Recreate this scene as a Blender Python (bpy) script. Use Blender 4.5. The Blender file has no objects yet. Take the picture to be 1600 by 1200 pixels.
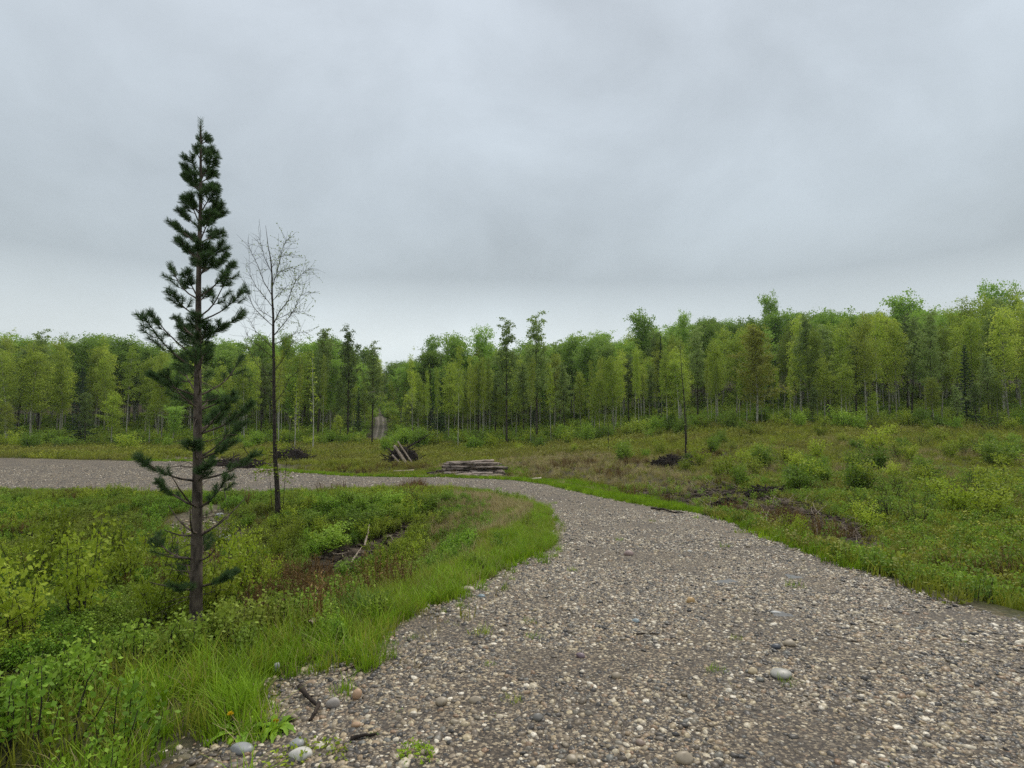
import bpy, math, random
import numpy as np
from mathutils import Vector, Matrix
R = math.radians
SC = bpy.context.scene
COL = SC.collection
random.seed(7)
RNG = np.random.default_rng(11)

# ------------------------------------------------------------------ camera
CAMZ, PITCH, F = 1.6, R(2.65), 866.0
cd = bpy.data.cameras.new('camera'); cam = bpy.data.objects.new('camera', cd); COL.objects.link(cam)
cam.location = (0, 0, CAMZ); cam.rotation_euler = (R(90) + PITCH, 0, 0)
cd.sensor_width = 36; cd.lens = F / 1600 * 36; cd.clip_start = 0.05; cd.clip_end = 6000
SC.camera = cam
# ------------------------------------------------------------------ sky, sun, exposure
SUN_EL, SUN_ROT = R(52), R(-35)
W = bpy.data.worlds.new('World'); SC.world = W; W.use_nodes = True
nt = W.node_tree; nt.nodes.clear(); N = nt.nodes.new; L = nt.links.new
def ramp(tree, stops, interp='LINEAR'):
    r = tree.nodes.new('ShaderNodeValToRGB'); e = r.color_ramp; e.interpolation = interp
    while len(e.elements) < len(stops): e.elements.new(0.5)
    for k, (p, c) in enumerate(stops):
        e.elements[k].position = p; e.elements[k].color = (*c, 1)
    return r
out = N('ShaderNodeOutputWorld')
sky = N('ShaderNodeTexSky'); sky.sky_type = 'NISHITA'; sky.sun_disc = False
sky.sun_elevation = SUN_EL; sky.sun_rotation = SUN_ROT
bs = N('ShaderNodeBackground'); bs.inputs[1].default_value = 0.05; L(sky.outputs[0], bs.inputs[0])
tc = N('ShaderNodeTexCoord'); sx = N('ShaderNodeSeparateXYZ'); L(tc.outputs['Generated'], sx.inputs[0])
# cloud deck: noise laid out on the sky direction, stretched sideways near the horizon
mp = N('ShaderNodeMapping'); mp.inputs['Scale'].default_value = (1.6, 1.6, 2.2); L(tc.outputs['Generated'], mp.inputs[0])
n1 = N('ShaderNodeTexNoise'); n1.inputs['Scale'].default_value = 1.7; n1.inputs['Detail'].default_value = 7; n1.inputs['Roughness'].default_value = .56; n1.inputs['Distortion'].default_value = .25
mp.inputs['Location'].default_value = (4.1, 2.6, .4)
L(mp.outputs[0], n1.inputs[0])
wob = N('ShaderNodeMath'); wob.operation = 'MULTIPLY_ADD'; L(n1.outputs[0], wob.inputs[0]); wob.inputs[1].default_value = .07; wob.inputs[2].default_value = -.035
zz = N('ShaderNodeMath'); zz.operation = 'ADD'; L(sx.outputs[2], zz.inputs[0]); L(wob.outputs[0], zz.inputs[1])
cr = ramp(nt, [(0.0, (.62, .68, .69)), (.11, (.68, .74, .75)), (.17, (.54, .60, .625)), (.225, (.385, .435, .465)), (.33, (.395, .447, .488)), (.46, (.44, .494, .545)), (.62, (.485, .537, .595)), (.8, (.7, .75, .82)), (1, (1.0, 1.04, 1.1))])
L(zz.outputs[0], cr.inputs[0])
# brightness mottling
mr = N('ShaderNodeMapRange'); mr.inputs[1].default_value = .3; mr.inputs[2].default_value = .7; mr.inputs[3].default_value = .87; mr.inputs[4].default_value = 1.13
L(n1.outputs[0], mr.inputs[0])
# the thinner cloud near the horizon is ahead and to the left; it closes up to the right
az = N('ShaderNodeMapRange'); az.inputs[1].default_value = .08; az.inputs[2].default_value = .62; az.inputs[3].default_value = 0; az.inputs[4].default_value = 1
ab = N('ShaderNodeMath'); ab.operation = 'ADD'; L(sx.outputs[0], ab.inputs[0]); ab.inputs[1].default_value = .16; ab2 = N('ShaderNodeMath'); ab2.operation = 'ABSOLUTE'; L(ab.outputs[0], ab2.inputs[0]); L(ab2.outputs[0], az.inputs[0])
lo = N('ShaderNodeMapRange'); lo.inputs[1].default_value = .05; lo.inputs[2].default_value = .30; lo.inputs[3].default_value = .34; lo.inputs[4].default_value = 0
L(sx.outputs[2], lo.inputs[0])
dk = N('ShaderNodeMath'); dk.operation = 'MULTIPLY'; L(az.outputs[0], dk.inputs[0]); L(lo.outputs[0], dk.inputs[1])
dk2 = N('ShaderNodeMath'); dk2.operation = 'SUBTRACT'; dk2.inputs[0].default_value = 1; L(dk.outputs[0], dk2.inputs[1])
mm = N('ShaderNodeMath'); mm.operation = 'MULTIPLY'; L(mr.outputs[0], mm.inputs[0]); L(dk2.outputs[0], mm.inputs[1])
bc = N('ShaderNodeBackground'); L(cr.outputs[0], bc.inputs[0]); L(mm.outputs[0], bc.inputs[1])
mx = N('ShaderNodeMixShader'); mx.inputs[0].default_value = .96
L(bs.outputs[0], mx.inputs[1]); L(bc.outputs[0], mx.inputs[2]); L(mx.outputs[0], out.inputs[0])
sd_ = bpy.data.lights.new('sun', 'SUN'); sd_.energy = 1.5; sd_.angle = R(28); sd_.color = (1, .93, .82)
so = bpy.data.objects.new('sun', sd_); COL.objects.link(so); so.rotation_euler = (R(90) - SUN_EL, 0, R(150))
SC.view_settings.view_transform = 'Standard'; SC.view_settings.look = 'None'
SC.view_settings.exposure = 0.40; SC.view_settings.gamma = 1
SC.render.engine = 'CYCLES'
cy = SC.cycles; cy.use_denoising = False; cy.denoiser = 'OPENIMAGEDENOISE'; cy.denoising_input_passes = 'RGB_ALBEDO_NORMAL'; cy.denoising_prefilter = 'ACCURATE'; cy.max_bounces = 6; cy.diffuse_bounces = 3; cy.glossy_bounces = 2
cy.transmission_bounces = 3; cy.transparent_max_bounces = 4; cy.volume_bounces = 1; cy.use_adaptive_sampling = False
cy.sample_clamp_indirect = 4

# ------------------------------------------------------------------ numeric helpers
def sstep(a, b, x):
    t = np.clip((np.asarray(x, float) - a) / (b - a), 0, 1); return t * t * (3 - 2 * t)
_P = np.random.default_rng(5).random((256, 256))
def vnoise(x, y, s=1.0, o=0):
    x = np.asarray(x, float) / s + o * 17.31; y = np.asarray(y, float) / s + o * 9.77
    xi = np.floor(x).astype(int); yi = np.floor(y).astype(int); fx = x - xi; fy = y - yi
    fx = fx * fx * (3 - 2 * fx); fy = fy * fy * (3 - 2 * fy)
    a = _P[xi % 256, yi % 256]; b = _P[(xi + 1) % 256, yi % 256]; c = _P[xi % 256, (yi + 1) % 256]; d = _P[(xi + 1) % 256, (yi + 1) % 256]
    return (a * (1 - fx) + b * fx) * (1 - fy) + (c * (1 - fx) + d * fx) * fy
def fbm(x, y, s, o=0, n=3):
    v = 0; a = .5; t = 0
    for k in range(n):
        v = v + a * vnoise(x, y, s / 2 ** k, o + k * 3); t += a; a *= .5
    return v / t
_yy = np.arange(-30, 1600, .5)
_zz = np.interp(_yy, [-30, -5, 0, 3, 5, 8, 12, 16, 22, 29, 35, 45, 60, 70, 90, 120, 160, 220, 400, 700, 1000, 1600],
                [.9, .2, 0, -.12, -.35, -.72, -1.15, -1.5, -1.88, -2.15, -2.33, -2.4, -2.35, -2.15, -.8, 1.5, 4.5, 8, 14, 40, 66, 60])
_k = np.ones(7) / 7; _zz = np.convolve(np.pad(_zz, 3, mode='edge'), _k, 'valid')
def base(x, y):
    x = np.asarray(x, float); y = np.asarray(y, float)
    z = np.interp(y, _yy, _zz)
    z = z + 2.5 * sstep(-2, 24, x) * sstep(12, 58, y) + 4.5 * sstep(12, 60, x) * sstep(58, 130, y)
    return z
def ray(px, py):
    u = (px - 800) / F; v = (600 - py) / F
    return np.array([u, math.cos(PITCH) - v * math.sin(PITCH), math.sin(PITCH) + v * math.cos(PITCH)])
def march(px, py, fn):
    d = ray(px, py); t = 1.0; prev = t
    while t < 1400:
        p = d * t
        if CAMZ + p[2] < float(fn(p[0], p[1])):
            a, b = prev, t
            for _ in range(18):
                m = (a + b) / 2; q = d * m
                if CAMZ + q[2] < float(fn(q[0], q[1])): b = m
                else: a = m
            q = d * b; return q[0], q[1]
        prev = t; t *= 1.02
    return d[0] * 300, d[1] * 300
def world_poly(pts, fn=None): return np.array([march(px, py, fn or base) for px, py in pts])
left_px = [(700, 762), (760, 768), (800, 778), (835, 788), (858, 802), (860, 820), (845, 838), (850, 855), (835, 872), (800, 885), (760, 905), (725, 930), (690, 948), (655, 970), (600, 1005), (545, 1043), (495, 1066), (440, 1080), (405, 1092), (378, 1118), (362, 1160), (330, 1200)]
right_px = [(1250, 862), (1190, 840), (1150, 820), (1090, 803), (1000, 787), (960, 778), (900, 768), (850, 757), (800, 750), (700, 746), (620, 746), (540, 744), (470, 739), (400, 732), (350, 722)]
far_low = [(650, 762), (560, 765), (450, 769), (350, 772)]
Lw = world_poly(left_px); Rw = world_poly(right_px); Fw = world_poly(far_low)
xl, yl = Fw[-1]; xr, yr = Rw[-1]
ROAD = np.vstack([Lw[::-1], Fw, [(xl - 12, yl + 1.5), (xl - 30, yl + 5), (xl - 45, yl + 9), (xr - 45, yr + 9), (xr - 22, yr + 4), (xr - 8, yr + 1)], Rw[::-1],
                  [(4.6, 6.4), (5.0, 4.0), (5.2, 1.0), (5.3, -8), (-1.7, -8), (-1.6, 1.0)]])
def inpoly(x, y, P):
    x = np.asarray(x, float); y = np.asarray(y, float); c = np.zeros(x.shape, bool); n = len(P)
    for i in range(n):
        x1, y1 = P[i]; x2, y2 = P[(i + 1) % n]
        if y1 == y2: continue
        t = (y1 > y) != (y2 > y)
        c ^= t & (x < (x2 - x1) * (y - y1) / (y2 - y1) + x1)
    return c
def sdist(x, y, P):
    x = np.asarray(x, float); y = np.asarray(y, float); d = np.full(x.shape, 1e9); n = len(P)
    for i in range(n):
        ax, ay = P[i]; bx, by = P[(i + 1) % n]; ex, ey = bx - ax, by - ay; l2 = ex * ex + ey * ey + 1e-12
        t = np.clip(((x - ax) * ex + (y - ay) * ey) / l2, 0, 1)
        d = np.minimum(d, np.hypot(x - ax - t * ex, y - ay - t * ey))
    return np.where(inpoly(x, y, P), -d, d)
def road_d(x, y): return sdist(x, y, ROAD)
def H(x, y, rd=None):
    x = np.asarray(x, float); y = np.asarray(y, float)
    if rd is None: rd = road_d(x, y)
    z = base(x, y)
    left = (x < 1.2) & (y < 26)
    hol = 1.15 * sstep(.75, 3.3, rd) * (1 - sstep(13.5, 21, y)) * (1 - .5 * sstep(-9, -16, x))
    z = z - np.where(left, hol, 0)
    z = z - .45 * np.exp(-(((x + 3.6) / 1.3) ** 2 + ((y - 13.2) / 1.6) ** 2))
    z = z - np.where(~left & (y < 40), .30 * sstep(.5, 1.8, rd) * (1 - sstep(3, 7, rd)), 0)
    off = sstep(.1, 1.5, rd)
    z = z + off * ((fbm(x, y, 2.6, 2) - .5) * .30 + (fbm(x, y, .7, 4) - .5) * .10 * (1 - sstep(20, 40, y)))
    z = z + (fbm(x, y, 40, 8) - .5) * 2.2 * sstep(70, 130, y)
    z = z + (1 - off) * (fbm(x, y, 1.4, 6) - .5) * .05
    return z
def at(px, py): return march(px, py, lambda a, b: H(a, b))
def g(x, y): return float(H(x, y))
def proj(x, y, z):
    """pixel of a world point, used only to know what can be seen"""
    c, s = math.cos(PITCH), math.sin(PITCH); zc = z - CAMZ
    d = y * c + zc * s; v = -y * s + zc * c
    d = np.maximum(d, .01)
    return 800 + F * x / d, 600 - F * v / d

# ------------------------------------------------------------------ mesh helpers
def mk(name, v, f, mats=(), parent=None, smooth=False, fm=None, link=True, loc=None):
    v = np.asarray(v, float); f = np.asarray(f, int)
    m = bpy.data.meshes.new(name); m.vertices.add(len(v)); m.vertices.foreach_set('co', v.ravel())
    k = f.shape[1]; m.loops.add(f.size); m.loops.foreach_set('vertex_index', f.ravel().astype(np.int32))
    m.polygons.add(len(f)); m.polygons.foreach_set('loop_start', np.arange(0, f.size, k, dtype=np.int32))
    if smooth: m.polygons.foreach_set('use_smooth', np.ones(len(f), bool))
    for x in (mats if isinstance(mats, (list, tuple)) else [mats]): m.materials.append(x)
    if fm is not None: m.polygons.foreach_set('material_index', np.asarray(fm, np.int32))
    m.update(calc_edges=True); m.validate()
    o = bpy.data.objects.new(name, m)
    if link: COL.objects.link(o)
    if parent: o.parent = parent
    if loc is not None: o.location = loc
    return o
class MB:
    def __init__(s): s.v = []; s.f = []; s.m = []; s.n = 0
    def add(s, v, f, mi=0):
        v = np.asarray(v, float).reshape(-1, 3); f = np.asarray(f, int)
        s.v.append(v); s.f.append(f + s.n); s.m.append(np.full(len(f), mi)); s.n += len(v)
    def tube(s, path, rad, sides=6, mi=0, cap=True):
        path = np.asarray(path, float); n = len(path); rad = np.broadcast_to(rad, (n,))
        t = np.gradient(path, axis=0); t /= np.linalg.norm(t, axis=1)[:, None] + 1e-9
        up = np.array([0, 0, 1.]) if abs(t[:, 2]).mean() < .8 else np.array([1., 0, 0])
        a = np.cross(t, up); a /= np.linalg.norm(a, axis=1)[:, None] + 1e-9; b = np.cross(t, a)
        an = np.arange(sides) * 2 * np.pi / sides
        v = path[:, None, :] + rad[:, None, None] * (np.cos(an)[None, :, None] * a[:, None, :] + np.sin(an)[None, :, None] * b[:, None, :])
        i = np.arange(n - 1)[:, None] * sides; j = np.arange(sides)[None, :]; j2 = (j + 1) % sides
        f = np.stack([i + j, i + j2, i + sides + j2, i + sides + j], -1).reshape(-1, 4)
        v = v.reshape(-1, 3); nv = len(v)
        if cap:
            v = np.vstack([v, path[0], path[-1]])
            c0 = [[nv, (k + 1) % sides, k, k] for k in range(0)]
            # caps as quads fanned two by two
            o = (n - 1) * sides
            q = []
            for k in range(0, sides - 1, 2):
                q.append([nv, (k + 2) % sides, k + 1, k]); q.append([nv + 1, o + k, o + k + 1, o + (k + 2) % sides])
            if sides % 2 == 0: f = np.vstack([f, q])
        s.add(v, f, mi)
    def arr(s): return np.vstack(s.v), np.vstack(s.f), np.concatenate(s.m)
    def build(s, name, mats, parent=None, smooth=True, link=True, loc=None):
        v, f, m = s.arr(); return mk(name, v, f, mats, parent, smooth, m, link, loc)
def leaves(c, size, rng, aspect=1.5, dirs=None, flat=0.0, fold=.0):
    """diamond leaf quads at centres c, random orientation"""
    n = len(c); size = np.broadcast_to(size, (n,))[:, None]
    d = rng.normal(size=(n, 3)) if dirs is None else dirs + rng.normal(size=(n, 3)) * .5
    d /= np.linalg.norm(d, axis=1)[:, None] + 1e-9
    nn = rng.normal(size=(n, 3)); nn[:, 2] += flat * 2
    w = np.cross(d, nn); w /= np.linalg.norm(w, axis=1)[:, None] + 1e-9
    h = size * aspect * .5; k = size * .5
    v = np.stack([c - d * h, c + w * k - d * h * .1, c + d * h, c - w * k - d * h * .1], 1).reshape(-1, 3)
    f = np.arange(4 * n).reshape(-1, 4)
    return v, f
def curve(p0, d0, L_, n, rng, up=.0, wob=.12):
    p = [np.array(p0, float)]; d = np.array(d0, float); d /= np.linalg.norm(d); st = L_ / (n - 1)
    for _ in range(n - 1):
        d = d + rng.normal(size=3) * wob + np.array([0, 0, up]); d /= np.linalg.norm(d)
        p.append(p[-1] + d * st)
    return np.array(p)

# ------------------------------------------------------------------ materials
def newmat(name):
    m = bpy.data.materials.new(name); m.use_nodes = True; t = m.node_tree; t.nodes.clear()
    return m, t, t.nodes.new, t.links.new
def leafmat(name, stops, trans=.35, patch=None, psize=6.0, rough=.6):
    m, t, N, L = newmat(name)
    o = N('ShaderNodeOutputMaterial')
    gm = N('ShaderNodeNewGeometry'); oi = N('ShaderNodeObjectInfo')
    a = N('ShaderNodeMath'); a.operation = 'MULTIPLY_ADD'; L(gm.outputs['Random Per Island'], a.inputs[0]); a.inputs[1].default_value = .5
    b = N('ShaderNodeMath'); b.operation = 'MULTIPLY'; L(oi.outputs['Random'], b.inputs[0]); b.inputs[1].default_value = .5; L(b.outputs[0], a.inputs[2])
    r = ramp(t, stops); L(a.outputs[0], r.inputs[0])
    fr = N('ShaderNodeMath'); fr.operation = 'MULTIPLY'; L(oi.outputs['Random'], fr.inputs[0]); fr.inputs[1].default_value = 7.31
    f2 = N('ShaderNodeMath'); f2.operation = 'FRACT'; L(fr.outputs[0], f2.inputs[0])
    vr = N('ShaderNodeMapRange'); vr.inputs[3].default_value = .68; vr.inputs[4].default_value = 1.32; L(f2.outputs[0], vr.inputs[0])
    hs = N('ShaderNodeHueSaturation'); L(r.outputs[0], hs.inputs['Color']); L(vr.outputs[0], hs.inputs['Value']); c = hs.outputs[0]
    if patch:
        nz = N('ShaderNodeTexNoise'); nz.inputs['Scale'].default_value = 1 / psize; nz.inputs['Detail'].default_value = 3
        L(gm.outputs['Position'], nz.inputs[0])
        mr = N('ShaderNodeMapRange'); mr.inputs[1].default_value = .42; mr.inputs[2].default_value = .62; L(nz.outputs[0], mr.inputs[0])
        mx = N('ShaderNodeMix'); mx.data_type = 'RGBA'; L(mr.outputs[0], mx.inputs[0]); L(c, mx.inputs[6]); mx.inputs[7].default_value = (*patch, 1); 
        m2 = N('ShaderNodeMath'); m2.operation = 'MULTIPLY'; L(mr.outputs[0], m2.inputs[0]); m2.inputs[1].default_value = .75; L(m2.outputs[0], mx.inputs[0]); c = mx.outputs[2]
    df = N('ShaderNodeBsdfPrincipled'); df.inputs['Roughness'].default_value = rough; df.inputs['Specular IOR Level'].default_value = .25; L(c, df.inputs['Base Color'])
    tr = N('ShaderNodeBsdfTranslucent'); L(c, tr.inputs[0])
    ms = N('ShaderNodeMixShader'); ms.inputs[0].default_value = trans; L(df.outputs[0], ms.inputs[1]); L(tr.outputs[0], ms.inputs[2]); L(ms.outputs[0], o.inputs[0])
    return m
def barkmat(name, c1, c2, scale=(8, 8, 2), thr=(.4, .6), rough=.9, bump=.3, vary=0):
    m, t, N, L = newmat(name); o = N('ShaderNodeOutputMaterial')
    tc = N('ShaderNodeTexCoord'); mp = N('ShaderNodeMapping'); mp.inputs['Scale'].default_value = scale; L(tc.outputs['Object'], mp.inputs[0])
    nz = N('ShaderNodeTexNoise'); nz.inputs['Scale'].default_value = 1; nz.inputs['Detail'].default_value = 4; L(mp.outputs[0], nz.inputs[0])
    r = ramp(t, [(thr[0], c1), (thr[1], c2)]); L(nz.outputs[0], r.inputs[0])
    p = N('ShaderNodeBsdfPrincipled'); p.inputs['Roughness'].default_value = rough; p.inputs['Specular IOR Level'].default_value = .2; hs = N('ShaderNodeHueSaturation'); L(r.outputs[0], hs.inputs['Color']); ob = N('ShaderNodeObjectInfo'); vr = N('ShaderNodeMapRange'); vr.inputs[3].default_value = 1 - vary; vr.inputs[4].default_value = 1 + vary; L(ob.outputs['Random'], vr.inputs[0]); L(vr.outputs[0], hs.inputs['Value']); L(hs.outputs[0], p.inputs['Base Color'])
    bp = N('ShaderNodeBump'); bp.inputs['Strength'].default_value = bump; bp.inputs['Distance'].default_value = .02; L(nz.outputs[0], bp.inputs['Height']); L(bp.outputs[0], p.inputs['Normal'])
    L(p.outputs[0], o.inputs[0]); return m
M = {}
M['aspen'] = leafmat('aspen_leaf', [(0, (0.183, 0.268, 0.0269)), (.5, (0.306, 0.401, 0.0424)), (1, (0.486, 0.535, 0.0769))], .42)
M['olive'] = leafmat('poplar_leaf', [(0, (0.119, 0.189, 0.0412)), (.5, (0.197, 0.27, 0.0598)), (1, (0.273, 0.345, 0.103))], .38)
M['bright'] = leafmat('bright_leaf', [(0, (0.154, 0.27, 0.0327)), (.5, (0.24, 0.377, 0.0545)), (1, (0.343, 0.484, 0.0875))], .42)
M['bronze'] = leafmat('young_leaf', [(0, (0.216, 0.235, 0.0299)), (.5, (0.302, 0.317, 0.0448)), (1, (0.431, 0.359, 0.0673))], .4)
M['spruce'] = leafmat('spruce_needle', [(0, (.012, .035, .014)), (1, (.03, .07, .025))], .15)
M['pine'] = leafmat('pine_needle', [(0, (0.0528, 0.105, 0.0324)), (.5, (0.096, 0.179, 0.054)), (1, (0.18, 0.263, 0.072))], .25)
M['bush'] = leafmat('bush_leaf', [(0, (0.119, 0.212, 0.0187)), (.5, (0.204, 0.326, 0.0312)), (1, (0.34, 0.468, 0.0546))], .4)
M['bush2'] = leafmat('yellowish_leaf', [(0, (0.182, 0.251, 0.0172)), (.5, (0.287, 0.37, 0.0257)), (1, (0.439, 0.502, 0.0572))], .4)
M['weed'] = leafmat('weed_leaf', [(0, (0.0875, 0.184, 0.0175)), (.5, (0.187, 0.332, 0.0263)), (1, (0.329, 0.498, 0.0437))], .35, patch=(.25, .27, .04), psize=2.0)
M['lush'] = leafmat('lush_grass', [(0, (0.126, 0.224, 0.0096)), (.5, (0.216, 0.355, 0.0144)), (1, (0.341, 0.478, 0.0256))], .35)
M['field'] = leafmat('field_grass', [(0, (0.154, 0.202, 0.0179)), (.5, (0.253, 0.292, 0.0275)), (1, (0.4, 0.402, 0.0482))], .35, patch=(.27, .25, .055), psize=5)
M['dkgrass'] = leafmat('dark_grass', [(0, (0.0624, 0.126, 0.0109)), (1, (0.156, 0.239, 0.0198))], .3)
M['straw'] = leafmat('straw_grass', [(0, (.24, .18, .06)), (.5, (.38, .31, .14)), (1, (.5, .43, .22))], .3)
M['rust'] = leafmat('dead_stem', [(0, (0.108, 0.0641, 0.021)), (.5, (0.184, 0.106, 0.035)), (1, (0.281, 0.185, 0.063))], .2)
M['petal'] = leafmat('dandelion_petal', [(0, (.75, .48, .01)), (1, (.85, .62, .02))], .2)
M['bark_white'] = barkmat('birch_bark', (.10, .085, .07), (.50, .47, .40), (7, 7, 14), (.36, .46))
M['bark_grey'] = barkmat('aspen_bark', (.12, .11, .08), (.40, .38, .29), (6, 6, 5), (.35, .6))
M['bark_dark'] = barkmat('dark_bark', (.022, .018, .014), (.085, .07, .05), (9, 9, 3), (.35, .65))
M['bark_thin'] = barkmat('sapling_bark', (.016, .013, .011), (.07, .055, .042), (30, 30, 9), (.35, .65))
M['bark_pine'] = barkmat('pine_bark', (.04, .031, .024), (.15, .115, .088), (12, 12, 5), (.35, .65))
M['log_bark'] = barkmat('log_bark', (.035, .026, .02), (.42, .335, .275), (2.2, 9, 9), (.38, .62), bump=.5, vary=.75)
M['log_pale'] = barkmat('peeled_log', (.24, .18, .12), (.50, .42, .31), (1.5, 12, 12), (.3, .7))
M['log_end'] = barkmat('cut_end', (.02, .014, .01), (.10, .07, .045), (14, 14, 14), (.3, .7))
M['stick'] = barkmat('stick_bark', (.012, .009, .008), (.065, .048, .036), (10, 10, 10), (.35, .7))
M['drift'] = barkmat('driftwood', (.16, .12, .09), (.42, .34, .26), (5, 14, 14), (.3, .7))

def bump_chain(t, N, L, p, src, dist, strength=.6):
    bp = N('ShaderNodeBump'); bp.inputs['Strength'].default_value = strength; bp.inputs['Distance'].default_value = dist
    L(src, bp.inputs['Height']); L(bp.outputs[0], p.inputs['Normal'])
def mixc(t, fac, a, b):
    mx = t.nodes.new('ShaderNodeMix'); mx.data_type = 'RGBA'
    for v, i in ((fac, 0), (a, 6), (b, 7)):
        if hasattr(v, 'is_output') or hasattr(v, 'links'): t.links.new(v, mx.inputs[i])
        elif i == 0: mx.inputs[0].default_value = v
        else: mx.inputs[i].default_value = (*v, 1)
    return mx.outputs[2]
# stones: a colour per stone
STONES = [(0, (0.0409, 0.0374, 0.0328)), (.18, (0.0795, 0.0682, 0.0553)), (.38, (0.164, 0.13, 0.0901)), (.50, (0.261, 0.204, 0.133)), (.60, (0.142, 0.138, 0.118)), (.70, (0.352, 0.275, 0.169)), (.76, (0.239, 0.149, 0.087)), (.85, (0.431, 0.347, 0.21)), (.95, (0.523, 0.451, 0.328)), (1, (0.749, 0.671, 0.532))]
def stonemat(name, fixed=None):
    m, t, N, L = newmat(name); o = N('ShaderNodeOutputMaterial')
    oi = N('ShaderNodeObjectInfo'); tc = N('ShaderNodeTexCoord')
    nz = N('ShaderNodeTexNoise'); nz.inputs['Scale'].default_value = 2.2; nz.inputs['Detail'].default_value = 4; L(tc.outputs['Object'], nz.inputs[0])
    if fixed: c = mixc(t, nz.outputs[0], tuple(q * .7 for q in fixed), tuple(min(1, q * 1.25) for q in fixed))
    else:
        r = ramp(t, STONES); L(oi.outputs['Random'], r.inputs[0])
        hv = N('ShaderNodeHueSaturation'); L(r.outputs[0], hv.inputs['Color'])
        mr = N('ShaderNodeMapRange'); mr.inputs[1].default_value = .3; mr.inputs[2].default_value = .7; mr.inputs[3].default_value = .65; mr.inputs[4].default_value = 1.3; L(nz.outputs[0], mr.inputs[0]); L(mr.outputs[0], hv.inputs['Value'])
        c = hv.outputs[0]
    p = N('ShaderNodeBsdfPrincipled'); p.inputs['Roughness'].default_value = .38; L(c, p.inputs['Base Color']); p.inputs['Specular IOR Level'].default_value = .4
    L(p.outputs[0], o.inputs[0]); return m
M['stone'] = stonemat('pebble')
# road surface: mud and fine grit between the pebbles
def roadmat():
    m, t, N, L = newmat('gravel_road'); o = N('ShaderNodeOutputMaterial'); gm = N('ShaderNodeNewGeometry')
    v1 = N('ShaderNodeTexVoronoi'); v1.inputs['Scale'].default_value = 75; L(gm.outputs['Position'], v1.inputs[0])
    v2 = N('ShaderNodeTexVoronoi'); v2.inputs['Scale'].default_value = 26; L(gm.outputs['Position'], v2.inputs[0])
    sp = N('ShaderNodeSeparateColor'); L(v1.outputs['Color'], sp.inputs[0])
    sp2 = N('ShaderNodeSeparateColor'); L(v2.outputs['Color'], sp2.inputs[0])
    r1 = ramp(t, [(0, (.024, .018, .012)), (.45, (.062, .046, .031)), (.75, (.14, .105, .068)), (1, (.42, .34, .22))]); L(sp.outputs[0], r1.inputs[0])
    r2 = ramp(t, STONES); L(sp2.outputs[0], r2.inputs[0])
    k = N('ShaderNodeMath'); k.operation = 'LESS_THAN'; L(v2.outputs['Distance'], k.inputs[0]); k.inputs[1].default_value = .36
    k2 = N('ShaderNodeMath'); k2.operation = 'GREATER_THAN'; L(sp2.outputs[1], k2.inputs[0]); k2.inputs[1].default_value = .35
    k3 = N('ShaderNodeMath'); k3.operation = 'MULTIPLY'; L(k.outputs[0], k3.inputs[0]); L(k2.outputs[0], k3.inputs[1])
    c = mixc(t, k3.outputs[0], r1.outputs[0], r2.outputs[0])
    nz = N('ShaderNodeTexNoise'); nz.inputs['Scale'].default_value = .8; nz.inputs['Detail'].default_value = 5; L(gm.outputs['Position'], nz.inputs[0])
    mr = N('ShaderNodeMapRange'); mr.inputs[1].default_value = .45; mr.inputs[2].default_value = .65; mr.inputs[4].default_value = .5; L(nz.outputs[0], mr.inputs[0])
    c = mixc(t, mr.outputs[0], c, (.062, .050, .039))
    p = N('ShaderNodeBsdfPrincipled'); L(c, p.inputs['Base Color']); p.inputs['Roughness'].default_value = .75
    ad = N('ShaderNodeMath'); ad.operation = 'MULTIPLY_ADD'; L(v1.outputs['Distance'], ad.inputs[0]); ad.inputs[1].default_value = -.35; 
    ml = N('ShaderNodeMath'); ml.operation = 'MULTIPLY'; L(v2.outputs['Distance'], ml.inputs[0]); ml.inputs[1].default_value = -1; L(ml.outputs[0], ad.inputs[2])
    bump_chain(t, N, L, p, ad.outputs[0], .02, .8)
    L(p.outputs[0], o.inputs[0]); return m
M['road'] = roadmat()
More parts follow.
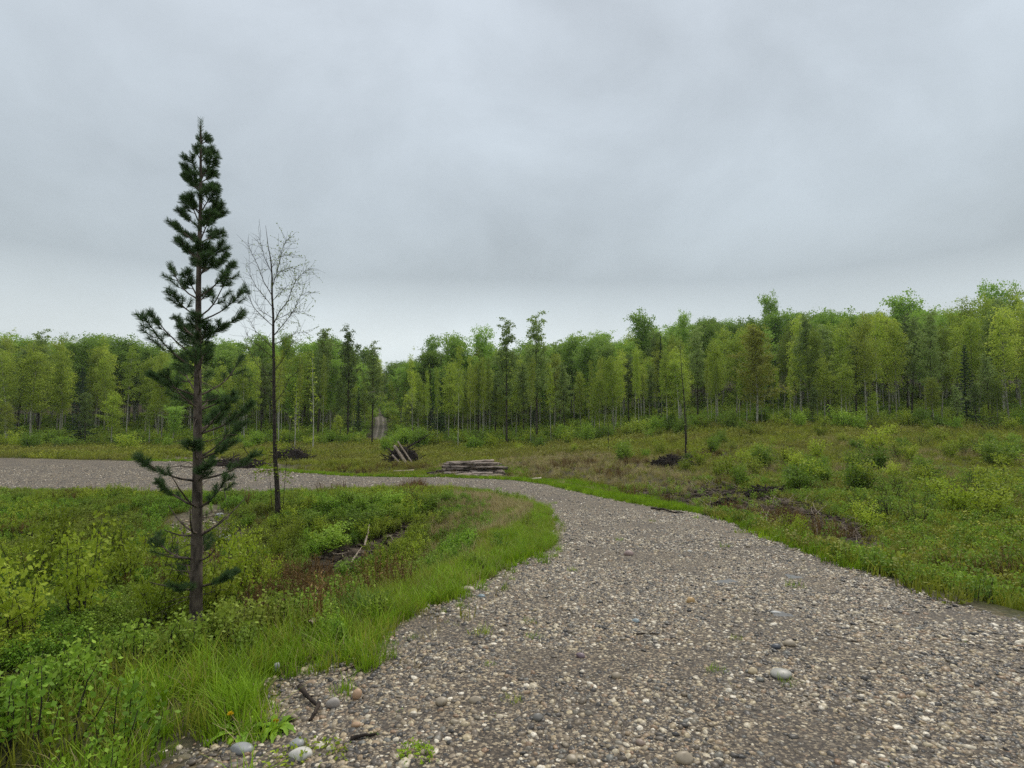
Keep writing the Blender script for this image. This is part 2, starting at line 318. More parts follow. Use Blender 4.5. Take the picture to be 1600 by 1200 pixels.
def groundmat():
    m, t, N, L = newmat('ground'); o = N('ShaderNodeOutputMaterial'); gm = N('ShaderNodeNewGeometry')
    at_ = N('ShaderNodeAttribute'); at_.attribute_name = 'cover'; sp = N('ShaderNodeSeparateColor'); L(at_.outputs['Color'], sp.inputs[0])
    n1 = N('ShaderNodeTexNoise'); n1.inputs['Scale'].default_value = 1.3; n1.inputs['Detail'].default_value = 8; n1.inputs['Roughness'].default_value = .65; L(gm.outputs['Position'], n1.inputs[0])
    n2 = N('ShaderNodeTexNoise'); n2.inputs['Scale'].default_value = 22; n2.inputs['Detail'].default_value = 9; n2.inputs['Roughness'].default_value = .7; L(gm.outputs['Position'], n2.inputs[0])
    green = ramp(t, [(.34, (.022, .024, .010)), (.46, (.06, .068, .018)), (.54, (.085, .10, .022)), (.66, (.17, .15, .06))]); L(n2.outputs[0], green.inputs[0])
    soil = ramp(t, [(.3, (.030, .022, .016)), (.5, (.065, .048, .034)), (.7, (.12, .095, .066))]); L(n2.outputs[0], soil.inputs[0])
    mr = N('ShaderNodeMapRange'); mr.inputs[1].default_value = .42; mr.inputs[2].default_value = .58; L(n1.outputs[0], mr.inputs[0])
    c = mixc(t, mr.outputs[0], green.outputs[0], mixc(t, .5, soil.outputs[0], green.outputs[0]))
    c = mixc(t, sp.outputs[0], c, soil.outputs[0])
    v1 = N('ShaderNodeTexVoronoi'); v1.inputs['Scale'].default_value = 22; L(gm.outputs['Position'], v1.inputs[0]); s1 = N('ShaderNodeSeparateColor'); L(v1.outputs['Color'], s1.inputs[0])
    gr = ramp(t, STONES); L(s1.outputs[0], gr.inputs[0])
    c = mixc(t, sp.outputs[2], c, mixc(t, .45, gr.outputs[0], (.16, .135, .11)))
    p = N('ShaderNodeBsdfPrincipled'); L(c, p.inputs['Base Color']); p.inputs['Roughness'].default_value = .95; p.inputs['Specular IOR Level'].default_value = .15
    bump_chain(t, N, L, p, n2.outputs[0], .06, .8)
    L(p.outputs[0], o.inputs[0]); return m
M['ground'] = groundmat()

# ------------------------------------------------------------------ regions of the ground
LUSH_R = world_poly([(790, 747), (800, 741), (900, 744), (1000, 760), (1060, 775), (1110, 792), (1135, 801), (1090, 801), (1050, 797), (960, 782), (900, 768), (850, 757)])
DIRT = world_poly([(985, 762), (1050, 752), (1120, 758), (1200, 774), (1270, 792), (1350, 812), (1340, 838), (1260, 832), (1200, 815), (1130, 796), (1060, 776)])
BROWN = world_poly([(770, 722), (830, 706), (960, 710), (1030, 728), (1110, 748), (1200, 768), (1100, 756), (1000, 758), (900, 742), (800, 738)])
STRAW = world_poly([(640, 778), (700, 768), (790, 782), (815, 800), (780, 835), (700, 870), (650, 890), (640, 860), (700, 815)], H)
SPILL = world_poly([(250, 712), (350, 716), (430, 724), (520, 732), (560, 746), (250, 748)])
BARE = world_poly([(330, 790), (350, 815), (390, 860), (345, 905), (270, 890), (280, 810)], H)
PIT = world_poly([(470, 890), (500, 868), (560, 852), (610, 835), (640, 820), (650, 835), (590, 885), (530, 915), (470, 915)], H)
RUSTY = world_poly([(370, 905), (440, 890), (500, 900), (510, 960), (450, 985), (380, 960)], H)
def near_poly(x, y, P, w): return 1 - sstep(0, w, sdist(x, y, P))

# ------------------------------------------------------------------ ground sheet
rows = list(np.arange(-7, 10, .11))
while rows[-1] < 1500: rows.append(rows[-1] + max(.11, rows[-1] * (.0125 if rows[-1] < 130 else .035)))
rows = np.array(rows); nu = 330
u = np.linspace(-1, 1, nu); u = np.sign(u) * np.abs(u) ** 1.15
GX = u[None, :] * (9 + 1.35 * np.maximum(rows, 0))[:, None]; GY = np.repeat(rows[:, None], nu, 1)
rd = road_d(GX, GY); GZ = H(GX, GY, rd) - .045 * (1 - sstep(-.12, .0, rd))
i = np.arange(len(rows) - 1)[:, None] * nu; j = np.arange(nu - 1)[None, :]
gf = np.stack([i + j, i + j + 1, i + nu + j + 1, i + nu + j], -1).reshape(-1, 4)
ground = mk('ground', np.stack([GX, GY, GZ], -1).reshape(-1, 3), gf, M['ground'], smooth=True); ground['kind'] = 'structure'
pd = .75 * near_poly(GX, GY, DIRT, .8) + .7 * near_poly(GX, GY, PIT, .5) + .35 * near_poly(GX, GY, BROWN, 2) + .5 * near_poly(GX, GY, RUSTY, .8)
pd = np.clip(pd + .4 * sstep(.55, .7, fbm(GX, GY, 5, 21)), 0, 1)
pd = np.maximum(pd, .8 * sstep(56, 66, GY - np.where(GX > 5, -4, 0)))
pg = np.clip(.85 * near_poly(GX, GY, SPILL, 1.0) * sstep(.35, .5, fbm(GX, GY, 2, 33)) + .7 * (1 - sstep(.0, .55, rd)) + .6 * near_poly(GX, GY, BARE, .6), 0, 1)
ca = ground.data.color_attributes.new('cover', 'FLOAT_COLOR', 'POINT')
ca.data.foreach_set('color', np.stack([pd, pd * 0, pg, pd * 0 + 1], -1).astype(np.float32).ravel())

# ------------------------------------------------------------------ gravel road sheet (two grids, finer one near)
def sheet(name, test, segs, mat, lift):
    V = []; Fq = []; n = 0
    for (x0, x1, y0, y1, st) in segs:
        xs = np.arange(x0, x1 + st / 2, st); ys = np.arange(y0, y1 + st / 2, st); X, Y = np.meshgrid(xs, ys)
        d = test(X, Y); Z = H(X, Y) + lift
        ids = np.arange(X.size).reshape(X.shape)
        q = np.stack([ids[:-1, :-1], ids[:-1, 1:], ids[1:, 1:], ids[1:, :-1]], -1).reshape(-1, 4)
        ok = d.ravel()[q].max(1) < .0
        q = q[ok]; used, inv = np.unique(q, return_inverse=True)
        V.append(np.stack([X, Y, Z], -1).reshape(-1, 3)[used]); Fq.append(inv.reshape(-1, 4) + n); n += len(used)
    return mk(name, np.vstack(V), np.vstack(Fq), mat, smooth=True)
edge = lambda X, Y: road_d(X, Y) + (fbm(X, Y, .5, 40) - .5) * .35 - .05
o = sheet('gravel_road', edge, [(-2.6, 5.6, -7, 8, .06), (-16, 9.5, 8, 34, .12), (-62, -16, 19, 46, .3)], M['road'], .006); o['kind'] = 'structure'
# rutted track climbing through the gap
def trackx(y): return -.2425 * y + .6 * np.sin((y - 66) / 16)
m_, t_, N_, L_ = newmat('track'); o_ = N_('ShaderNodeOutputMaterial'); gm_ = N_('ShaderNodeUVMap'); 
ca_ = N_('ShaderNodeAttribute'); ca_.attribute_name = 'across'; nz_ = N_('ShaderNodeTexNoise'); nz_.inputs['Scale'].default_value = 1.2; nz_.inputs['Detail'].default_value = 6
tg_ = N_('ShaderNodeTexCoord'); L_(tg_.outputs['Object'], nz_.inputs[0])
rr_ = ramp(t_, [(0, (.05, .055, .02)), (.2, (.09, .072, .048)), (.3, (.33, .285, .22)), (.4, (.09, .072, .048)), (.5, (.055, .065, .02)), (.6, (.09, .072, .048)), (.7, (.33, .285, .22)), (.8, (.09, .072, .048)), (1, (.05, .055, .02))])
L_(ca_.outputs['Fac'], rr_.inputs[0]); cc_ = mixc(t_, nz_.outputs[0], rr_.outputs[0], (.10, .08, .052)); p_ = N_('ShaderNodeBsdfPrincipled'); L_(cc_, p_.inputs['Base Color']); p_.inputs['Roughness'].default_value = .9; L_(p_.outputs[0], o_.inputs[0])
ty = np.arange(65.5, 121, .7); tu = np.linspace(-1, 1, 13); TX = trackx(ty)[:, None] + tu[None, :] * (.95 + .15 * (fbm(ty, ty * 0, 3, 5)[:, None] - .5) * 2); TY = np.repeat(ty[:, None], 13, 1)
TZ = H(TX, TY) + .05 + .0 * TX - .10 * np.exp(-((np.abs(tu)[None, :] - .42) / .15) ** 2)
TZ += .10
i = np.arange(len(ty) - 1)[:, None] * 13; j = np.arange(12)[None, :]
tr = mk('track', np.stack([TX, TY, TZ], -1).reshape(-1, 3), np.stack([i + j, i + j + 1, i + 14 + j, i + 13 + j], -1).reshape(-1, 4), m_, smooth=True); tr['kind'] = 'structure'
a_ = tr.data.attributes.new('across', 'FLOAT', 'POINT'); a_.data.foreach_set('value', np.broadcast_to((tu + 1) / 2, TX.shape).astype(np.float32).ravel())

# ------------------------------------------------------------------ scatter (geometry nodes) for stuff
def scatter(name, pts, rotz, scl, variants, tilt=None, stretch=None):
    col = bpy.data.collections.new(name + ' source')
    for v in variants: col.objects.link(v)
    n = len(pts); m = bpy.data.meshes.new(name); m.vertices.add(n); m.vertices.foreach_set('co', np.asarray(pts, float).ravel())
    rot = np.zeros((n, 3)); rot[:, 2] = rotz
    if tilt is not None: rot[:, :2] = tilt
    a = m.attributes.new('rot', 'FLOAT_VECTOR', 'POINT'); a.data.foreach_set('vector', rot.astype(np.float32).ravel())
    s3 = np.repeat(np.asarray(scl, float)[:, None], 3, 1) if stretch is None else np.asarray(scl)[:, None] * stretch
    a = m.attributes.new('scl', 'FLOAT_VECTOR', 'POINT'); a.data.foreach_set('vector', s3.astype(np.float32).ravel())
    a = m.attributes.new('idx', 'INT', 'POINT'); a.data.foreach_set('value', RNG.integers(0, len(variants), n).astype(np.int32))
    m.update()
    o = bpy.data.objects.new(name, m); COL.objects.link(o)
    ng = bpy.data.node_groups.new(name, 'GeometryNodeTree')
    ng.interface.new_socket('Geometry', in_out='INPUT', socket_type='NodeSocketGeometry'); ng.interface.new_socket('Geometry', in_out='OUTPUT', socket_type='NodeSocketGeometry')
    A = ng.nodes.new; K = ng.links.new
    gi = A('NodeGroupInput'); go = A('NodeGroupOutput'); ip = A('GeometryNodeInstanceOnPoints'); ci = A('GeometryNodeCollectionInfo')
    ci.inputs['Collection'].default_value = col; ci.inputs['Separate Children'].default_value = True; ci.inputs['Reset Children'].default_value = True
    def na(nm, ty):
        q = A('GeometryNodeInputNamedAttribute'); q.data_type = ty; q.inputs['Name'].default_value = nm; return q.outputs['Attribute']
    K(gi.outputs[0], ip.inputs['Points']); K(ci.outputs[0], ip.inputs['Instance']); ip.inputs['Pick Instance'].default_value = True
    K(na('idx', 'INT'), ip.inputs['Instance Index']); K(na('scl', 'FLOAT_VECTOR'), ip.inputs['Scale'])
    er = A('FunctionNodeEulerToRotation'); K(na('rot', 'FLOAT_VECTOR'), er.inputs[0]); K(er.outputs[0], ip.inputs['Rotation'])
    K(ip.outputs[0], go.inputs[0])
    md = o.modifiers.new('scatter', 'NODES'); md.node_group = ng
    o['kind'] = 'stuff'
    return o
def tagstuff(o, label, cat):
    o['label'] = label; o['category'] = cat; return o
def cand(n, x0, x1, y0, y1, margin=60):
    """random ground points inside a box that a visitor near the camera can see"""
    x = RNG.uniform(x0, x1, n); y = RNG.uniform(y0, y1, n)
    k = np.abs(x) < .98 * np.maximum(y, 0) + 1.2 + .03 * y
    return x[k], y[k]

# ---- stones
def ico(sub):
    import bmesh
    b = bmesh.new(); bmesh.ops.create_icosphere(b, subdivisions=sub, radius=1)
    v = np.array([x.co[:] for x in b.verts]); f = np.array([[q.index for q in p.verts] for p in b.faces]); b.free(); return v, f
IV2, IF2 = ico(2); IV3, IF3 = ico(3)
def pebble(name, seed, sub=2, mat=None, link=False, rough=.16, shape=None):
    r = np.random.default_rng(seed); v, f = (IV2, IF2) if sub == 2 else (IV3, IF3)
    d = np.ones(len(v))
    for _ in range(7):
        a = r.normal(size=3); a /= np.linalg.norm(a); d += rough * r.normal() * .5 * np.sin(v @ a * r.uniform(1.2, 3.2) + r.uniform(0, 6))
    for _ in range(5):                       # worn facets
        a = r.normal(size=3); a /= np.linalg.norm(a); h = v @ a * d; c = r.uniform(.68, .9); d = np.where(h > c, d * (1 - .75 * (h - c) / np.maximum(h, .1)), d)
    s = np.array(shape or [r.uniform(.95, 1.35), r.uniform(.75, 1.05), r.uniform(.5, .75)])
    return mk(name, v * d[:, None] * s, f, mat or M['stone'], smooth=True, link=link)
peb = [pebble('pebble', 100 + k) for k in range(9)]
P_ = []
def peb_band(n, x0, x1, y0, y1, r0, r1, power=2.0, lim=.05):
    x, y = cand(n, x0, x1, y0, y1); d = road_d(x, y) + (fbm(x, y, .4, 41) - .5) * .35
    k = d < lim + .25 * RNG.random(len(x)) ** 3; 
    k &= RNG.random(len(x)) < np.clip(3.4 * (fbm(x, y, .6, 44) - .24), .2, 1)
    x, y = x[k], y[k]; r = r0 + (r1 - r0) * RNG.random(len(x)) ** power
    P_.append(np.stack([x, y, H(x, y) + r * RNG.uniform(-.05, .35, len(x)), r], 1))
peb_band(75000, -3, 5.5, 1.5, 4.6, .0048, .013, 1.4)
peb_band(34000, -3, 5.5, 1.5, 4.6, .010, .025, 1.7)
peb_band(1300, -3, 5.5, 1.8, 5, .018, .034, 2.4)
peb_band(80000, -4, 5.5, 4.6, 9, .007, .02, 1.6)
peb_band(17000, -4, 5.5, 4.6, 9, .015, .032, 2.0)
peb_band(70000, -5, 9, 9, 18, .012, .03, 1.6)
peb_band(5000, -5, 9, 9, 18, .02, .045, 2)
peb_band(60000, -34, 9, 18, 40, .02, .042, 1.8)
P_ = np.vstack(P_); n = len(P_); print('pebbles', n)
tagstuff(scatter('gravel', P_[:, :3], RNG.uniform(0, 6.28, n), P_[:, 3], peb, tilt=RNG.normal(0, .25, (n, 2))),
         'loose mixed river pebbles covering the muddy gravel road', 'gravel')
# spilled gravel beyond the road
x, y = cand(9000, -34, -5, 20, 44); k = inpoly(x, y, SPILL) & (RNG.random(len(x)) < .8); x, y = x[k], y[k]
x2, y2 = cand(4000, -14, -5, 7, 18); k = sdist(x2, y2, BARE) < .3; x, y = np.r_[x, x2[k]], np.r_[y, y2[k]]
r_ = RNG.uniform(.02, .06, len(x)); tagstuff(scatter('scattered_stones', np.stack([x, y, H(x, y) + r_ * .2], 1), RNG.uniform(0, 6.28, len(x)), r_, [pebble('pebble', 200 + k) for k in range(4)]),
         'grey stones scattered on bare ground beyond the road and in the hollow', 'stones')

# ---- grass tufts and weeds
def grass_clump(name, n, h, w, spread, mat, seed, bend=.35, segs=3, link=False, hv=.4):
    r = np.random.default_rng(seed); mb = MB()
    for _ in range(n):
        a = r.uniform(0, 6.28); rr = spread * math.sqrt(r.random()); p = np.array([math.cos(a) * rr, math.sin(a) * rr, -.02])
        az = r.uniform(0, 6.28); hh = h * r.uniform(1 - hv, 1 + hv * .6); ln = r.uniform(.1, 1) * bend
        dx = np.array([math.cos(az), math.sin(az), 0]); sd = np.array([-dx[1], dx[0], 0]) ; tw = r.uniform(-.6, .6); sd = sd * math.cos(tw) + dx * math.sin(tw)
        V = []
        for k in range(segs + 1):
            t = k / segs; c = p + np.array([0, 0, hh * (t - .18 * ln * t * t)]) + dx * hh * ln * t * t; ww = w * (1 - t ** 1.6) * .5 + .0004
            V += [c - sd * ww, c + sd * ww]
        mb.add(V, [[2 * k, 2 * k + 1, 2 * k + 3, 2 * k + 2] for k in range(segs)])
    return mb.build(name, mat, link=link, smooth=False)
def leafy(name, stems, h, nl, ls, mat, seed, spread=.12, stemmat=None, link=False, lean=.25, aspect=1.5, flat=.6):
    r = np.random.default_rng(seed); mb = MB(); c = []
    for _ in range(stems):
        a = r.uniform(0, 6.28); rr = spread * math.sqrt(r.random())
        p = curve([math.cos(a) * rr, math.sin(a) * rr, -.03], [math.cos(a) * lean * r.random(), math.sin(a) * lean * r.random(), 1], h * r.uniform(.6, 1.1), 6, r, .05, .1)
        mb.tube(p, np.linspace(.006, .0015, 6) * (h / .4) ** .5, 3, 0, cap=False)
        for _k in range(nl):
            t = r.uniform(.25, 1) ** .8 * 5; i = min(int(t), 4); q = p[i] + (p[i + 1] - p[i]) * (t - i); c.append(q + r.normal(size=3) * ls * .9)
    c = np.array(c); v, f = leaves(c, ls * r.uniform(.6, 1.2, len(c)), r, aspect, flat=flat); mb.add(v, f, 1)
    return mb.build(name, [stemmat or M['bark_thin'], mat], link=link, smooth=False)
def put(name, x, y, s, variants, label, cat, z=0, sv=.3):
    n = len(x); print(name, n)
    o = scatter(name, np.stack([x, y, H(x, y) + z], 1), RNG.uniform(0, 6.28, n), s * RNG.uniform(1 - sv, 1 + sv, n), variants, tilt=RNG.normal(0, .08, (n, 2)))
    return tagstuff(o, label, cat)
# lush verge, left side of the near road
x, y = cand(80000, -12, 1.5, 1.6, 22); d = road_d(x, y); nd = d + (fbm(x, y, .6, 50) - .5) * .9 + (fbm(x, y, 2.2, 51) - .5) * .7 * (y > 6)
left = (x < 1.3) & (y < 22.5)
hole = fbm(x, y, .28, 68) > .30
wv = (.66 + .055 * y) * (.7 + .7 * fbm(x, y, .8, 62))
k = left & hole & (d > -.45) & ((nd > .0) | (RNG.random(len(x)) < .05)) & (nd < wv) & (RNG.random(len(x)) < np.where(nd < wv * .7, 1, .45)) & (RNG.random(len(x)) < np.clip(1.6 - y / 22, .35, 1)) & ((y > 3.0) | (x < -1.75) | (fbm(x, y, .5, 61) > .55))
far_l = (d > 0) & (d < .55) & (y > 12) & (x < -1) & (RNG.random(len(x)) < .5)
xa, ya = x[k], y[k]
lush = [grass_clump('grass_tuft', 26, .08 + .022 * k, .006, .06, M['lush'], 300 + k, .35 + .2 * k, hv=.6) for k in range(5)] + [grass_clump('grass_tuft', 16, .16, .006, .08, M['field'], 308, .9, hv=.6), grass_clump('straw_tuft', 10, .15, .004, .08, M['straw'], 309, 1.1)]
put('verge_grass', xa, ya, 1 + .012 * ya, lush, 'bright green fine grass growing thickly along the left edge of the gravel', 'grass')
lushf = [grass_clump('grass_tuft', 26, .16, .016, .14, M['lush'], 320 + k, .45, 2) for k in range(4)]
x, y = cand(90000, -30, 16, 8, 46); d = road_d(x, y)
k = (inpoly(x, y, LUSH_R) & (RNG.random(len(x)) < .95)) | ((d > 0) & (d < .5 + .6 * fbm(x, y, 2, 52)) & (RNG.random(len(x)) < .55))
k |= (y > 27) & (y < 38) & (x < 1) & (d > 0) & (fbm(x, y, 3, 53) > .47) & (RNG.random(len(x)) < .5)
put('roadside_grass', x[k], y[k], np.full(k.sum(), 1.0), lushf, 'bright green grass strip along the far side of the gravel bend', 'grass')
# field grass of the clearing
fld = [grass_clump('grass_tuft', 22, .26, .022, .2, M['field'], 340 + k, .7, 2) for k in range(4)] + [leafy('weed', 5, .3, 14, .045, M['field'], 344 + k, .2) for k in range(2)]
x, y = cand(110000, -70, 70, 24, 66); d = road_d(x, y)
dens = (.25 + .9 * fbm(x, y, 4, 55)) * (1 - .95 * inpoly(x, y, DIRT)) * (1 - .6 * inpoly(x, y, BROWN)) * (1 - .85 * inpoly(x, y, SPILL)) * np.where(d < .3, 0, 1) * np.where(inpoly(x, y, LUSH_R), .1, 1)
k = RNG.random(len(x)) < dens
k &= ~(np.abs(x - trackx(y)) < 1.1) | (y < 66)
LOGS = world_poly([(650, 750), (660, 738), (690, 728), (795, 728), (800, 746), (790, 750)])
k &= ~(inpoly(x, y, LOGS) & (RNG.random(len(x)) < .85))
put('clearing_grass', x[k], y[k], np.where(y[k] > 45, 1.5, np.where(inpoly(x[k], y[k], BROWN) | (y[k] < 38), .75, 1.1)), fld, 'patchy green and tan grass covering the clearing', 'grass')
x, y = cand(60000, 2, 34, 6, 27); d = road_d(x, y)
dens = (.35 + .8 * fbm(x, y, 2, 57)) * (1 - .88 * near_poly(x, y, DIRT, .5)) * np.where(inpoly(x, y, LUSH_R), 0, 1) * (d > .15)
k = RNG.random(len(x)) < dens * .55
put('roadside_weeds', x[k], y[k], np.full(k.sum(), .8), fld + [leafy('weed', 6, .35, 16, .04, M['bush'], 350 + k, .15) for k in range(2)], 'mixed low weeds and grass right of the gravel road', 'weeds')
# clods and crumbs on the bare soil
M['clod'] = barkmat('clod', (.018, .013, .009), (.085, .062, .042), (6, 6, 6), (.35, .65), bump=1)
M['clod_t'] = barkmat('crumb', (.03, .022, .015), (.17, .13, .09), (6, 6, 6), (.35, .65), bump=1)
x, y = cand(26000, -9, 16, 8, 30); k = (sdist(x, y, DIRT) < .5) | (sdist(x, y, PIT) < .3); k |= (sdist(x, y, RUSTY) < .2) & (RNG.random(len(x)) < .4); x, y = x[k], y[k]
put('soil_clods', x, y, .035 + .11 * RNG.random(len(x)) ** 3, [pebble('clod', 260 + q, 2, M['clod'] if q % 3 else M['clod_t'], rough=.5) for q in range(6)], 'dark crumbly clods of turned soil on the bare patches', 'soil')
k = RNG.random(len(x)) < .05; x, y = x[k], y[k]
tw_ = []
for q in range(4):
    mb = MB(); rq = np.random.default_rng(270 + q)
    for _ in range(4): mb.tube(curve([rq.normal() * .1, rq.normal() * .1, .03], [rq.normal(), rq.normal(), .25], rq.uniform(.3, .7), 6, rq, .0, .15), np.linspace(.011, .004, 6), 5)
    tw_.append(mb.build('twigs', M['drift'] if q % 2 else M['stick'], link=False))
put('fallen_twigs', x, y, np.full(len(x), 1.0), tw_, 'broken twigs lying on the bare dark soil', 'twigs')
x, y = cand(5000, -2, 9, 2.5, 24); d = road_d(x, y); k = (d < 0) & (RNG.random(len(x)) < .035 + .5 * (d > -.5) * (y > 5)) & (fbm(x, y, 1.1, 73) > .5); x, y = x[k], y[k]
put('gravel_sprigs', x, y, np.full(len(x), 1.0), [grass_clump('sprig', 12, .045, .004, .04, M['field'], 280 + q, .9, 2) for q in range(2)] + [leafy('sprig', 7, .035, 6, .010, M['bush'], 284, .035, stemmat=M['bush'], lean=1.2)], 'tiny green sprigs coming up between the pebbles', 'weeds')
# straw-coloured dead grass
stw = [grass_clump('straw_tuft', 22, .30, .010, .12, M['straw'], 360 + k, 1.0, 3) for k in range(3)]
x, y = cand(30000, -30, 30, 5, 55); xq, yq = cand(26000, -9, 2, 7, 22); kq = sdist(xq, yq, STRAW) < .3; x, y = np.r_[x, xq[kq]], np.r_[y, yq[kq]]; d = road_d(x, y)
k = ((sdist(x, y, STRAW) < .3) & (d > .25) & (fbm(x, y, .8, 71) > .46) & (RNG.random(len(x)) < .55)) | (((x < 1) & (y < 22) & (d > .7) & (d < 2.4) & (fbm(x, y, 1.5, 58) > .52)) & (RNG.random(len(x)) < .55)) | ((y > 24) & (d > .5) & (inpoly(x, y, BROWN) | ((fbm(x, y, 3, 59) > .58) & (x > -6))) & (RNG.random(len(x)) < .8))
put('dead_grass', x[k], y[k], np.full(k.sum(), 1.0), stw, 'straw coloured dead grass lying in patches', 'grass')
# hollow: dense leafy weeds
wd = [leafy('weed', 8, .34, 34, .023, M['weed'], 370 + k, .14) for k in range(4)]
wd2 = [leafy('weed', 8, .45, 40, .024, M['bush2'], 376 + k, .15) for k in range(2)]
x, y = cand(62000, -24, 1.2, 1.6, 23); d = road_d(x, y)
pit = inpoly(x, y, PIT); rs = inpoly(x, y, RUSTY); ba = sdist(x, y, BARE) < .2
dens = np.where(d > .85 + .05 * y, 1, np.where(d > .2, .03, 0)) * (.35 + .9 * fbm(x, y, 1.3, 63)) * np.where(pit, .03, 1) * np.where(rs, .5, 1) * np.where(inpoly(x, y, STRAW), .45, 1) * np.where(fbm(x, y, .9, 67) < .36, .15, 1) * np.where(ba, .15, 1)
dens *= 1 - .55 * ((x < -4.5) & (y > 14))
k = RNG.random(len(x)) < dens * .62
put('leafy_weeds', x[k], y[k], .75 + .35 * fbm(x[k], y[k], 2, 64), wd, 'dense leafy green weeds filling the hollow inside the road bend', 'weeds')
k = (RNG.random(len(x)) < dens * .25) & (fbm(x, y, 2.4, 65) > .5) & (x < -2.5) & (y > 7)
put('pale_weeds', x[k], y[k], np.full(k.sum(), 1.0), wd2, 'yellowish green brambles in the hollow', 'weeds')
k = (d > .6) & (RNG.random(len(x)) < .22) & ~ba & ~pit & ~(inpoly(x, y, RUSTY))
put('hollow_grass', x[k], y[k], np.full(k.sum(), 1.0), [grass_clump('grass_tuft', 18, .22, .008, .12, M['field'], 380 + q, .8, 3) for q in range(3)], 'thin grass among the weeds of the hollow', 'grass')
rst = [leafy('dead_stalks', 12, .55, 12, .013, M['rust'], 390 + k, .15, stemmat=M['rust'], lean=.15, aspect=3) for k in range(3)]
x, y = cand(20000, -20, 14, 5, 40); xq, yq = cand(16000, -9, -1, 5, 14); xq, yq = xq[sdist(xq, yq, RUSTY) < .4], yq[sdist(xq, yq, RUSTY) < .4]; x, y = np.r_[x, xq], np.r_[y, yq]; d = road_d(x, y)
RB = world_poly([(625, 790), (660, 790), (662, 765), (625, 764)])
k = ((sdist(x, y, RUSTY) < .4) & (RNG.random(len(x)) < .11)) | (inpoly(x, y, RB) & (RNG.random(len(x)) < .98)) | ((d > .8) & (fbm(x, y, 2.2, 66) > .68) & (RNG.random(len(x)) < .35))
put('dead_stalks', x[k], y[k], np.full(k.sum(), .9), rst, 'rusty brown dead stalks standing among the weeds', 'weeds')

# ------------------------------------------------------------------ things
def tag(o, label, cat, group=None):
    o['label'] = label; o['category'] = cat
    if group: o['group'] = group
    return o
def thing(name, loc, rz=0, label=None, cat=None, group=None, s=1.0):
    o = bpy.data.objects.new(name, None); o.empty_display_size = .2; COL.objects.link(o); o.location = loc; o.rotation_euler = (0, 0, rz); o.scale = (s, s, s)
    if label: tag(o, label, cat, group)
    return o
def dup(root, loc, rz, s=None, label=None, group=None):
    r = root.copy(); COL.objects.link(r); r.location = loc; r.rotation_euler = (0, 0, rz)
    if s is not None: r.scale = s if hasattr(s, '__len__') else (s, s, s)
    if label: r['label'] = label
    if group: r['group'] = group
    for ch in list(root.children):
        c = ch.copy(); COL.objects.link(c); c.parent = r
        for q in list(ch.children):
            e = q.copy(); COL.objects.link(e); e.parent = c
    return r

# ---- trees: each returns (trunk MB, crown MB) for a tree 12 m tall
def deciduous(seed, h=12, r0=.09, c0=.28, R_=1.5, prof='oval', nl=4200, ls=.15, limbs=34, up=.55, clump=.45, lean=.02, twin=False):
    r = np.random.default_rng(seed); tb = MB(); cb = MB(); cen = []
    for st in range(2 if twin else 1):
        az = r.uniform(0, 6.28)
        tp = curve([st * .25, 0, -.25], [math.cos(az) * (lean + .05 * st), math.sin(az) * (lean + .05 * st), 1], h + .2, 14, r, .03, .018)
        tb.tube(tp, r0 * (1 - np.linspace(0, 1, 14) ** 1.1 * .93), 7)
        for k in range(limbs):
            t = c0 + (1 - c0) * ((k + r.random()) / limbs) ** .9; q = t * 13; i = min(int(q), 12); p0 = tp[i] + (tp[i + 1] - tp[i]) * (q - i)
            s = (t - c0) / (1 - c0)
            if prof == 'oval': ll = R_ * (math.sin(math.pi * min(1, s * .8 + .15)) ** .6) * (1.05 - s) ** .45 
            elif prof == 'cone': ll = R_ * (1.0 - s) ** .8 * (.55 + .45 * min(1, s * 4)) + .12
            else: ll = R_ * (.45 + .75 * s) * (1 if s < .8 else 1 - (s - .8) * 2)
            ll *= r.uniform(.4, 1.3); az = k * 2.4 + r.uniform(-.5, .5)
            d = [math.cos(az), math.sin(az), up * r.uniform(.5, 1.6)]
            lp = curve(p0, d, ll, 6, r, .08 * up * 2, .1); tb.tube(lp, np.linspace(.022, .005, 6) * (r0 / .09) * (1.15 - .6 * t), 4, 0, cap=False)
            n = int(nl / limbs * (.4 + ll / R_) / (2 if twin else 1))
            tt = r.uniform(.15, 1.08, n) * 5; ii = np.clip(tt.astype(int), 0, 4); base_ = lp[ii] + (lp[ii + 1] - lp[ii]) * (tt - ii)[:, None]
            nc = max(3, int(n / 26)); ci = r.integers(0, nc, n); off = r.normal(size=(nc, 3)) * clump * .62
            bc_ = lp[np.clip((r.uniform(.2, 1.05, nc) * 5).astype(int), 0, 5)]
            mixw = .88
            c = base_ * (1 - mixw) + (bc_[ci]) * mixw + off[ci] + r.normal(size=(n, 3)) * clump * np.array([.36, .36, .26])
            cen.append(c)
    c = np.vstack(cen); v, f = leaves(c, ls * r.uniform(.55, 1.25, len(c)), r, 1.35); cb.add(v, f)
    return tb, cb
